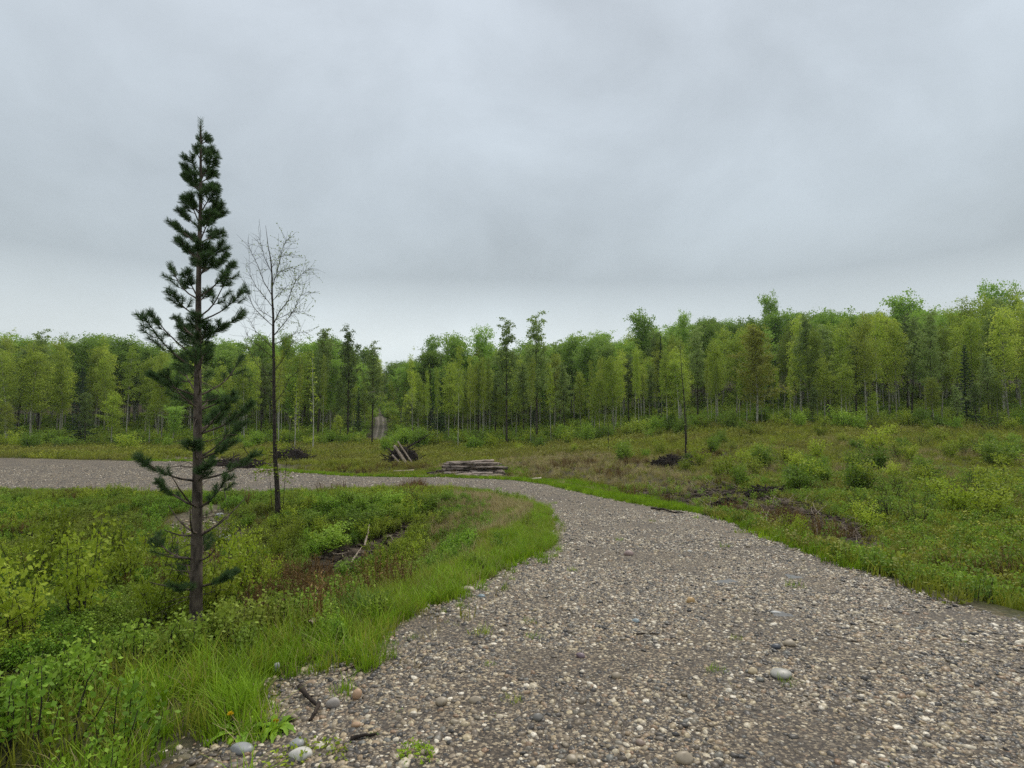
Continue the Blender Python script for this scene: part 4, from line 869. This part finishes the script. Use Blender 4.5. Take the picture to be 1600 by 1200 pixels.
for li, (n, dz) in enumerate(lay):
    for q in range(n):
        ln = rr.uniform(2.9, 3.6) ; st = rr.uniform(-.9, -.3) if li else rr.uniform(-.7, .3); rad = rr.uniform(.055, .10); yaw = rr.uniform(-.13, .13) + (.25 if rr.random() < .12 else 0)
        dirn = np.array([math.cos(R(19) + yaw), math.sin(R(19) + yaw), rr.uniform(-.035, .035)])
        s = o0 + side * (q - (n - 1) / 2) * .17 + ax * st + np.array([0, 0, dz]); e = s + dirn * ln
        front = ' facing the road' if q == 0 else ''
        lb = ['grey log in the bottom layer of the main log stack', 'grey brown log in the second layer of the log stack', 'weathered log in the middle layer of the log stack', 'weathered log in the fourth layer of the log stack', 'thin log in the fifth layer of the log stack', 'top log of the main log stack'][li]
        log(s, e, rad, rad * .8, lb + front, 'logs in the main stack' if q else 'front logs of the main stack', mat='log_bark')
for q, (a, b, Da, Db, ra, z0, z1) in enumerate([(715, 787, 32.2, 33.6, .10, .1, .12), (712, 775, 31.9, 32.6, .07, .08, .08), (722, 788, 32.6, 34.4, .09, .27, .22), (735, 784, 32.9, 34.8, .085, .42, .32)]):
    log(wpt(a, Da, z0), wpt(b, Db, z1), ra, ra * .85, ['thick pale grey log lying lowest at the front of the stack', 'thin peeled log on the grass in front of the stack', 'grey log resting on the front of the stack, reaching farthest right', 'dark log crossing the stack toward its right end'][q], 'front logs of the main stack', mat='log_pale' if q == 1 else 'log_bark')
for q, (a, b, Da, Db, ra, z0, z1) in enumerate([(661, 700, 32.8, 33.6, .08, .09, .15), (664, 706, 33.4, 34.1, .07, .1, .2), (668, 705, 33.8, 34.3, .08, .28, .36), (672, 712, 33.2, 33.8, .075, .25, .3), (676, 708, 32.6, 33.1, .07, .08, .12), (682, 712, 33.9, 34.5, .07, .42, .5)]):
    log(wpt(a, Da, z0), wpt(b, Db, z1), ra, ra * .85, ['front log', 'second log', 'third log', 'topmost log', 'short foremost log', 'rear log'][q] + ' in the low heap left of the main stack', 'logs in the low heap left of the main stack')
log(wpt(648, 32.4, .06), wpt(684, 32.0, .06), .05, .04, 'pale thin pole on the grass left of the low log heap', mat='log_pale', name='pole')
log(wpt(616, 36.5, .08), wpt(648, 36.9, .10), .08, .07, 'pale fallen log lying alone between the brush heap and the road', mat='log_pale')
log(wpt(614, 35.8, .05), wpt(640, 35.6, .05), .05, .045, 'dark fallen log in front of the pale fallen log')
log(wpt(808, 31.8, .08), wpt(845, 32.4, .12), .085, .075, 'short grey log lying alone right of the main stack')
log(wpt(686, 46, .1), wpt(708, 46.3, .1), .07, .06, 'thin grey log lying far back in the grass behind the stack')
log(wpt(450, 37, .08), wpt(472, 37.5, .1), .08, .06, 'pale short log lying near the dark branches at left', mat='log_pale')
log(wpt(408, 35.5, .08), wpt(440, 36, .1), .06, .05, 'pale pole lying behind the bare young tree', mat='log_pale', name='pole')
# leaning logs on the brush heap
bhx, bhy = (630 - 800) / F * 41, 41.0; bhz = g(bhx, bhy)
log([bhx - .45, bhy - .7, bhz + 1.35], [bhx + .55, bhy - 1.3, bhz + .05], .10, .12, 'thick pale log leaning on the middle brush heap', mat='drift')
log([bhx - .25, bhy - .6, bhz + 1.65], [bhx + .95, bhy - 1.1, bhz + .1], .05, .06, 'thin brown pole leaning on the middle brush heap right of the thick log', mat='drift', name='pole')
log([bhx - .1, bhy + .2, bhz + .9], [bhx + 2.0, bhy - .1, bhz + 2.15], .06, .03, 'dark pole sticking out of the middle brush heap up to the right', mat='stick', name='pole')
log([bhx - .6, bhy - .8, bhz + .7], [bhx + .15, bhy - 1.2, bhz + .05], .06, .07, 'short brown log leaning low on the middle brush heap', mat='drift')

def brush(px, D, w, h, n, label, seed, spike=.3, ln=1.5):
    x = (px - 800) / F * D; z = g(x, D); root = thing('brush_pile', (x, D, z), 0, label, 'brush pile', 'heaps of cut branches'); r = np.random.default_rng(seed); mb = MB()
    for _ in range(n):
        a = r.uniform(0, 6.28); rr = math.sqrt(r.random()); cx, cy = math.cos(a) * rr * w, math.sin(a) * rr * w * .6; cz = h * (1 - rr ** 2) * r.uniform(.1, 1) + .03
        d = np.array([r.normal(), r.normal() * .7, r.normal() * spike]); p = curve([cx, cy, cz], d, ln * r.uniform(.3, 1), 6, r, -.03, .12); p -= (p[3] - np.array([cx, cy, cz])); p[:, 2] = np.maximum(p[:, 2], .01)
        mb.tube(p, np.linspace(1, .35, 6) * r.uniform(.012, .04), 5)
    mb.build('branches', M['stick'], root)
    v, f = IV3.copy(), IF3; d = 1 + .25 * np.sin(v @ [3.1, 1.7, 2.2] * 2 + seed) + .12 * np.sin(v @ [5, -6, 3.]) + .1 * r.random(len(v)); v = v * d[:, None] * np.array([w * .85, w * .5, h * .72]); v[:, 2] = np.maximum(v[:, 2], -.1)
    mk('litter_mound', v, f, M['soil'], root, smooth=False); return root
M['soil'] = barkmat('litter', (.01, .008, .006), (.05, .036, .026), (8, 8, 8), (.35, .7), bump=1)
brush(630, 41, 1.15, 1.35, 260, 'dark heap of branches with leaning logs, just right of the rutted track', 71, .6, 1.7)
brush(456, 44, 1.5, 1.15, 260, 'dark mound of branches at the edge of the left wood', 72, .3, 1.7)
brush(1050, 33.5, 1.3, .75, 320, 'dark twig heap with soil beside the tall bare tree at right', 73, .3, .8)
brush(390, 38.5, 1.3, .62, 150, 'low dark tangle of branches near the road at left', 74, .2, 1.6)
brush(362, 39.5, 1.2, .5, 110, 'flat dark tangle of branches at the left edge of the photo', 75, .15, 1.8)
brush(552, 36, 1.1, .18, 60, 'thin scatter of grey sticks on the grass left of the middle brush heap', 76, .05, 1.2)
brush(1135, 21, .5, .25, 60, 'small dark root tangle beside the right grass strip', 77, .4, .5)
brush(1200, 22.5, .9, .28, 120, 'low brown twig mat on the bare soil at right', 78, .2, .7)
brush(735, 62, 2, .9, 120, 'dark fallen branches at the foot of the middle wood', 79, .3, 2.0)

def stick(pts, r0, label, name='stick', mat='stick', group=None, dz=.0, cat='stick'):
    P = []
    for (px, py, up) in pts:
        x, y = at(px, py); P.append([x, y, g(x, y) + up + r0])
    P = np.array(P); o = P[0].copy(); n = 9; t = np.linspace(0, len(P) - 1, n); Q = np.stack([np.interp(t, np.arange(len(P)), P[:, k]) for k in range(3)], 1); r = np.random.default_rng(int(abs(pts[0][0])))
    Q[1:-1] += r.normal(size=(n - 2, 3)) * np.linalg.norm(P[-1] - P[0]) * .008
    mb = MB(); mb.tube(Q - o, np.linspace(r0, r0 * .45, n), 7); k = 4; L0 = np.linalg.norm(P[-1] - P[0]); d = (P[-1] - P[0]) / L0 + r.normal(size=3) * .4; d[2] = abs(d[2]) * .3
    mb.tube(curve(Q[k] - o, d, L0 * .18, 4, r, 0, .1), np.linspace(r0 * .5, r0 * .2, 4), 5)
    q = mb.build(name, M[mat]); q.location = o; tag(q, label, cat, group); return q
stick([(522, 1058, 0), (545, 1048, .01), (575, 1038, .01)], .007, 'thin dark stick at the gravel edge below the bright grass')
stick([(524, 1070, 0), (560, 1052, .01), (588, 1042, 0)], .005, 'long thin twig on the pebbles near the bright grass')
stick([(468, 1087, .04), (480, 1098, .02), (498, 1110, .0)], .018, 'bent dark root piece sticking out of the gravel at lower left')
stick([(498, 1108, .02), (492, 1120, .01), (483, 1130, 0)], .014, 'curled brown bark strip below the bent root piece')
stick([(990, 993, 0), (1010, 992, .005), (1032, 993, 0)], .009, 'short straight twig lying across the middle of the gravel')
stick([(940, 900, 0), (955, 904, 0), (965, 907, 0)], .006, 'small twig on the gravel upper middle')
stick([(1018, 797, .02), (1040, 800, .02), (1068, 804, .01)], .04, 'dark flat branch lying on the right edge of the gravel', name='branch', cat='branch')
stick([(548, 1158, 0), (565, 1156, .01), (588, 1150, 0)], .012, 'brown stick between the two leafy weeds at the bottom')
stick([(648, 1048, 0), (655, 1044, 0), (672, 1034, 0)], .006, 'thin twig on gravel right of the grass')
stick([(570, 858, .05), (574, 848, .2), (577, 840, .35)], .035, 'pale broken driftwood piece standing in the dark pit', mat='drift', name='branch', cat='branch')
stick([(548, 885, .05), (558, 875, .15), (565, 868, .2)], .03, 'weathered branch leaning in the dark pit', mat='drift', name='branch', cat='branch')
stick([(602, 845, .1), (610, 850, .2), (618, 856, .1)], .02, 'white curved stick above the dark pit', mat='drift')
stick([(672, 825, .05), (685, 823, .1), (700, 820, .05)], .06, 'grey weathered log half hidden in grass above the pit', mat='drift', name='branch', cat='branch')
stick([(483, 985, .02), (484, 972, .15), (486, 955, .25)], .03, 'pale splintered stump piece among the rusty stalks', mat='drift', name='branch', cat='branch')
stick([(353, 700, .7), (380, 690, 1.1), (420, 682, 1.6)], .02, 'dark thin fallen branch reaching over the left grass', name='branch', cat='branch')
stick([(355, 800, .2), (362, 770, .9), (370, 740, 1.2)], .015, 'dark thin bare stem at the left edge of the photo', name='branch', cat='branch')

# ---- notable stones
def stone(px, py, wpx, shape, colr, label, seed, sink=.3):
    x, y = at(px, py); r = wpx / 2 / F * y / 1.0; nm = 'stone'
    mt = stonemat('stone_colour', colr); o = pebble(nm, seed, 3, mt, True, .08, shape); o.scale = (r, r, r); o.location = (x, y, g(x, y) + r * shape[2] * (1 - sink)); o.rotation_euler = (random.uniform(-.1, .1), random.uniform(-.1, .1), random.uniform(-.2, .2))
    tag(o, label, 'stone', 'larger stones on the gravel')
GR, TN, OR, WH, DK, PU = (.30, .30, .29), (.33, .27, .19), (.42, .27, .16), (.55, .52, .46), (.07, .075, .085), (.17, .12, .13)
for q, a in enumerate([(378, 1176, 36, (1, .6, .45), GR, 'long smooth grey stone at the lower left corner'), (463, 1168, 22, (1, .9, .7), GR, 'round grey stone left of the leafy weed'),
                       (470, 1185, 34, (1, .8, .5), WH, 'whitish stone half under the leafy weed'), (558, 1092, 16, (1, .9, 1.1), OR, 'orange brown upright stone below the grass'),
                       (1221, 1058, 34, (1, .9, .42), (.36, .34, .29), 'largest pale grey stone at the right'), (1176, 1053, 14, (1, .95, .8), (.45, .36, .22), 'round tan stone left of the largest pale stone'),
                       (1234, 1010, 18, (1, .9, .7), TN, 'tan stone near the right edge of the photo'), (1212, 1014, 14, (1, .8, .7), DK, 'black stone near the right edge of the photo'),
                       (1079, 942, 14, (1, .8, .8), (.46, .30, .13), 'orange stone in the upper middle of the gravel'), (994, 973, 13, (1, .8, .5), (.24, .29, .30), 'blue grey flat stone in the middle of the gravel'),
                       (908, 1028, 15, (1, .7, .6), PU, 'purple brown stone in the middle of the gravel'), (690, 1102, 20, (1, .8, .75), TN, 'shiny tan stone left of the middle foreground'),
                       (744, 1098, 20, (1, .7, .6), TN, 'brown stone right of the shiny tan stone'), (962, 1060, 16, (1, .8, .7), TN, 'tan grey stone in the centre of the foreground gravel'),
                       (556, 1136, 16, (1, .75, .6), OR, 'orange tan oval stone above the right leafy weed'), (520, 1105, 20, (1, .9, .9), (.34, .30, .26), 'pinkish grey blocky stone by the bark strip'),
                       (455, 1128, 24, (1, .55, .6), (.22, .17, .11), 'brown oval stone right of the yellow flower'), (1069, 1192, 26, (1, .8, .7), TN, 'large tan pebble at the bottom edge'),
                       (841, 1126, 16, (1, .8, .8), (.16, .15, .13), 'dark grey brown pebble in the lower middle'), (1001, 1165, 16, (1, .85, .7), (.28, .21, .16), 'brown pebble near the bottom centre'),
                       (1078, 864, 8, (1, .9, .8), WH, 'small white stone far up the gravel'), (983, 868, 16, (1, .7, .6), (.28, .20, .17), 'pinkish brown stone far up the gravel'),
                       (752, 934, 12, (1, .8, .6), (.22, .27, .29), 'bluish stone near the bend of the grass'), (732, 925, 26, (1, .5, .4), TN, 'flat tan stone at the edge of the grass bend'),
                       (432, 1052, 18, (.8, .8, 1.0), GR, 'grey stone standing in the bright grass'), (1212, 960, 18, (1, .6, .4), (.4, .39, .36), 'flat pale stone at the right side of the gravel'),
                       (895, 1192, 18, (1, .9, .8), TN, 'tan pebble pair leader at bottom centre'), (1160, 945, 12, (1, .8, .5), (.4, .33, .24), 'small cream stone right of the orange stone')]):
    stone(*a, 950 + q)
for a in [(343, 808, 16, (1, .7, .5), GR, 'grey rock on bare soil left of the bare young tree'), (352, 845, 22, (1, .8, .6), GR, 'larger grey rock on bare soil below'), (447, 808, 10, (1, .7, .6), WH, 'pale rock at the foot of the bare young tree')]: stone(*a, 990)

m_, t_, N_, L_ = newmat('puddle_water'); o_ = N_('ShaderNodeOutputMaterial'); p_ = N_('ShaderNodeBsdfPrincipled'); p_.inputs['Base Color'].default_value = (.11, .095, .075, 1); p_.inputs['Roughness'].default_value = .12; p_.inputs['Specular IOR Level'].default_value = .9; L_(p_.outputs[0], o_.inputs[0])
for px, py, a, b in ((1136, 911, .15, .10), (1222, 962, .09, .07), (1240, 903, .10, .10)):
    x, y = at(px, py); an = np.linspace(0, 2 * np.pi, 41)[:-1]; rw = 1 + .22 * np.sin(an * 3 + px) + .12 * np.sin(an * 7); X = x + a * rw * np.cos(an); Y = y + b * rw * np.sin(an); zc = g(x, y) + .014
    v = np.vstack([np.stack([X, Y, np.full(40, zc)], 1), np.stack([x + (X - x) * .5, y + (Y - y) * .5, np.full(40, zc)], 1)]); f = [[k, (k + 1) % 40, 40 + (k + 1) % 40, 40 + k] for k in range(40)] + [[40 + k, 41 + k, 78 - k, 79 - k] for k in range(0, 19)]
    w_ = mk('puddle', v, f, m_); w_['kind'] = 'structure'
# ---- small plants growing on the gravel (countable)
def place_plant(px, py, build, label, cat, group=None, s=1.0):
    x, y = at(px, py); o = build(); COL.objects.link(o) if o.name not in COL.objects else None; o.location = (x, y, g(x, y)); o.scale = (s, s, s); tag(o, label, cat, group); return o
def rosette(name, seed, n, ln, w, mat, up=.5):
    r = np.random.default_rng(seed); mb = MB()
    for k in range(n):
        az = r.uniform(0, 6.28); L0 = ln * r.uniform(.5, 1.1); e = up * r.uniform(.3, 1.5); d = np.array([math.cos(az), math.sin(az), 0]); sd = np.array([-d[1], d[0], 0]); V = []; m = 7; o = d * r.uniform(0, .2) * ln
        for j in range(m + 1):
            t = j / m; c = o + d * L0 * t + np.array([0, 0, L0 * (e * t - e * .9 * t * t) + .004]); ww = w * math.sin(math.pi * min(1, t * .82 + .1)) * (1 + .35 * math.sin(j * 2.6 + k)) * .5
            V += [c - sd * ww + [0, 0, ww * .35], c, c + sd * ww + [0, 0, ww * .35]]
        mb.add(V, [q for j in range(m) for q in ([3 * j, 3 * j + 1, 3 * j + 4, 3 * j + 3], [3 * j + 1, 3 * j + 2, 3 * j + 5, 3 * j + 4])])
    return mb.build(name, mat, link=False, smooth=True)
place_plant(501, 1180, lambda: leafy('weed', 26, .09, 7, .018, M['bush2'], 801, .10, stemmat=M['bush2'], lean=1.5, aspect=1.3, flat=1.0), 'pale green clover like weed with stems spreading over pebbles, lower left', 'weed', 'small weeds on the gravel')
place_plant(455, 1192, lambda: leafy('weed', 20, .08, 7, .018, M['bush2'], 802, .08, stemmat=M['bush2'], lean=1.4, aspect=1.3, flat=1.0), 'pale green weed at the bottom left below the whitish stone', 'weed', 'small weeds on the gravel')
place_plant(648, 1182, lambda: leafy('weed', 34, .075, 9, .011, M['lush'], 803, .075, stemmat=M['weed'], lean=1.0, aspect=1.8), 'compact feathery bright green weed at the bottom of the gravel', 'weed', 'small weeds on the gravel')
place_plant(573, 1148, lambda: leafy('weed', 12, .05, 6, .011, M['weed'], 804, .04, stemmat=M['weed'], lean=1.0), 'small green weed beside the orange oval stone', 'weed', 'small weeds on the gravel')
for q, (px, py, s, lb) in enumerate([(750, 993, 1.2, 'wide low grass tuft right of the grass bank'), (643, 1000, .8, 'small grass tuft on pebbles beside the grass bank'), (612, 1010, .7, 'tiny grass tuft at the gravel edge'), (828, 975, .8, 'small bright tuft, upper of two in mid gravel'), (834, 998, .9, 'small bright tuft, lower of two in mid gravel'), (858, 872, 1.3, 'leafy green tuft off the corner of the grass bank'), (895, 893, 1.0, 'yellowish tuft in the gravel right of the corner tuft'),
                                     (875, 819, 1.4, 'dark green tuft just off the tip of the grass bank'), (1117, 1050, .8, 'thin tuft in the lower right gravel'), (800, 1097, .7, 'small tuft in the lower middle gravel'), (1242, 918, 1.4, 'green tuft at the right edge of the gravel'), (1135, 855, 1.3, 'yellow green tuft near the far right side of the gravel'), (1158, 833, 1.8, 'leafy tuft near the right grass verge'), (1090, 810, 1.5, 'tuft among pebbles at the right verge'), (968, 845, 1, 'low tuft in the far middle of the gravel'), (1150, 1000, .6, 'tiny tuft in the right gravel'), (1232, 1070, .8, 'mossy tuft beside the largest pale stone'), (530, 1082, .8, 'small leafy tuft by the root piece'), (480, 1180, .5, 'short tuft by the whitish stone'), (765, 1040, .5, 'tiny sprig in the middle gravel'), (866, 787, 1.5, 'low tuft at the top of the bend'), (1020, 815, 1.2, 'thin low tuft in the upper gravel')]):
    place_plant(px, py, lambda q=q: grass_clump('grass_tuft', 40, .06, .004, .06, M['lush' if q % 3 else 'bush2'], 820 + q, .9), lb, 'grass tuft', 'grass tufts growing in the gravel', s * 1.45)
place_plant(565, 965, lambda: grass_clump('grass_tussock', 420, .24, .010, .22, M['dkgrass'], 850, 1.3, 4), 'dark blue green arching grass tussock beside the bright verge', 'grass tussock', None, 1.1)
place_plant(372, 1120, lambda: grass_clump('grass_tussock', 260, .22, .007, .13, M['lush'], 851, .8, 4), 'tall feathery green plant at the lower left edge of the photo', 'grass tussock')
def dandelion(px, py, fx, fh, label, seed):
    x, y = at(px, py); rt = thing('dandelion', (x, y, g(x, y)), 0, label, 'flower', 'yellow dandelions at lower left'); a = rosette('leaves', seed, 22, .15, .035, M['weed'], .8); COL.objects.link(a); a.parent = rt
    mb = MB(); st = np.array([[0, 0, 0], [fx * .4, 0, fh * .6], [fx, -.01, fh]]); mb.tube(st, .0022, 6); mb.build('stem', M['straw'], rt)
    r = np.random.default_rng(seed); n = 90; d = r.normal(size=(n, 3)); d[:, 2] = np.abs(d[:, 2]) * .6 + .1; d /= np.linalg.norm(d, axis=1)[:, None]; v, f = leaves(st[-1] + d * .009, .006, r, 3, dirs=d * 3); m2 = MB(); m2.add(v, f); m2.build('flower', M['petal'], rt, smooth=False)
dandelion(378, 1150, -.06, .12, 'dandelion with long toothed leaves and one yellow flower at the left edge', 861)
dandelion(432, 1140, 0, .05, 'low yellow dandelion flower beside the brown oval stone', 862)
# pale yellow flowering shoots at the right verge
for q, (px, py) in enumerate([(1236, 842), (1248, 850), (1262, 846)]):
    x, y = at(px, py); shrub('yellow', x, y, .4, 'low bright yellow green bush on the right verge', 'low bright bushes on the right verge', .8)

# ---- damp air
hz, ht, HN, HL = newmat('haze'); ho = HN('ShaderNodeOutputMaterial'); hv = HN('ShaderNodeVolumePrincipled')
hv.inputs['Color'].default_value = (.86, .93, 1, 1); hv.inputs['Density'].default_value = .0002; hv.inputs['Anisotropy'].default_value = .2; HL(hv.outputs[0], ho.inputs['Volume'])
x0, x1, y0, y1, z0, z1 = -2300, 2300, -60, 1700, float(GZ.min()) - 1.5, 110
v = [(a, b, c) for c in (z0, z1) for a, b in ((x0, y0), (x1, y0), (x1, y1), (x0, y1))]
hb = mk('haze', v, [(3, 2, 1, 0), (4, 5, 6, 7), (0, 1, 5, 4), (1, 2, 6, 5), (2, 3, 7, 6), (3, 0, 4, 7)], hz); hb['kind'] = 'stuff'
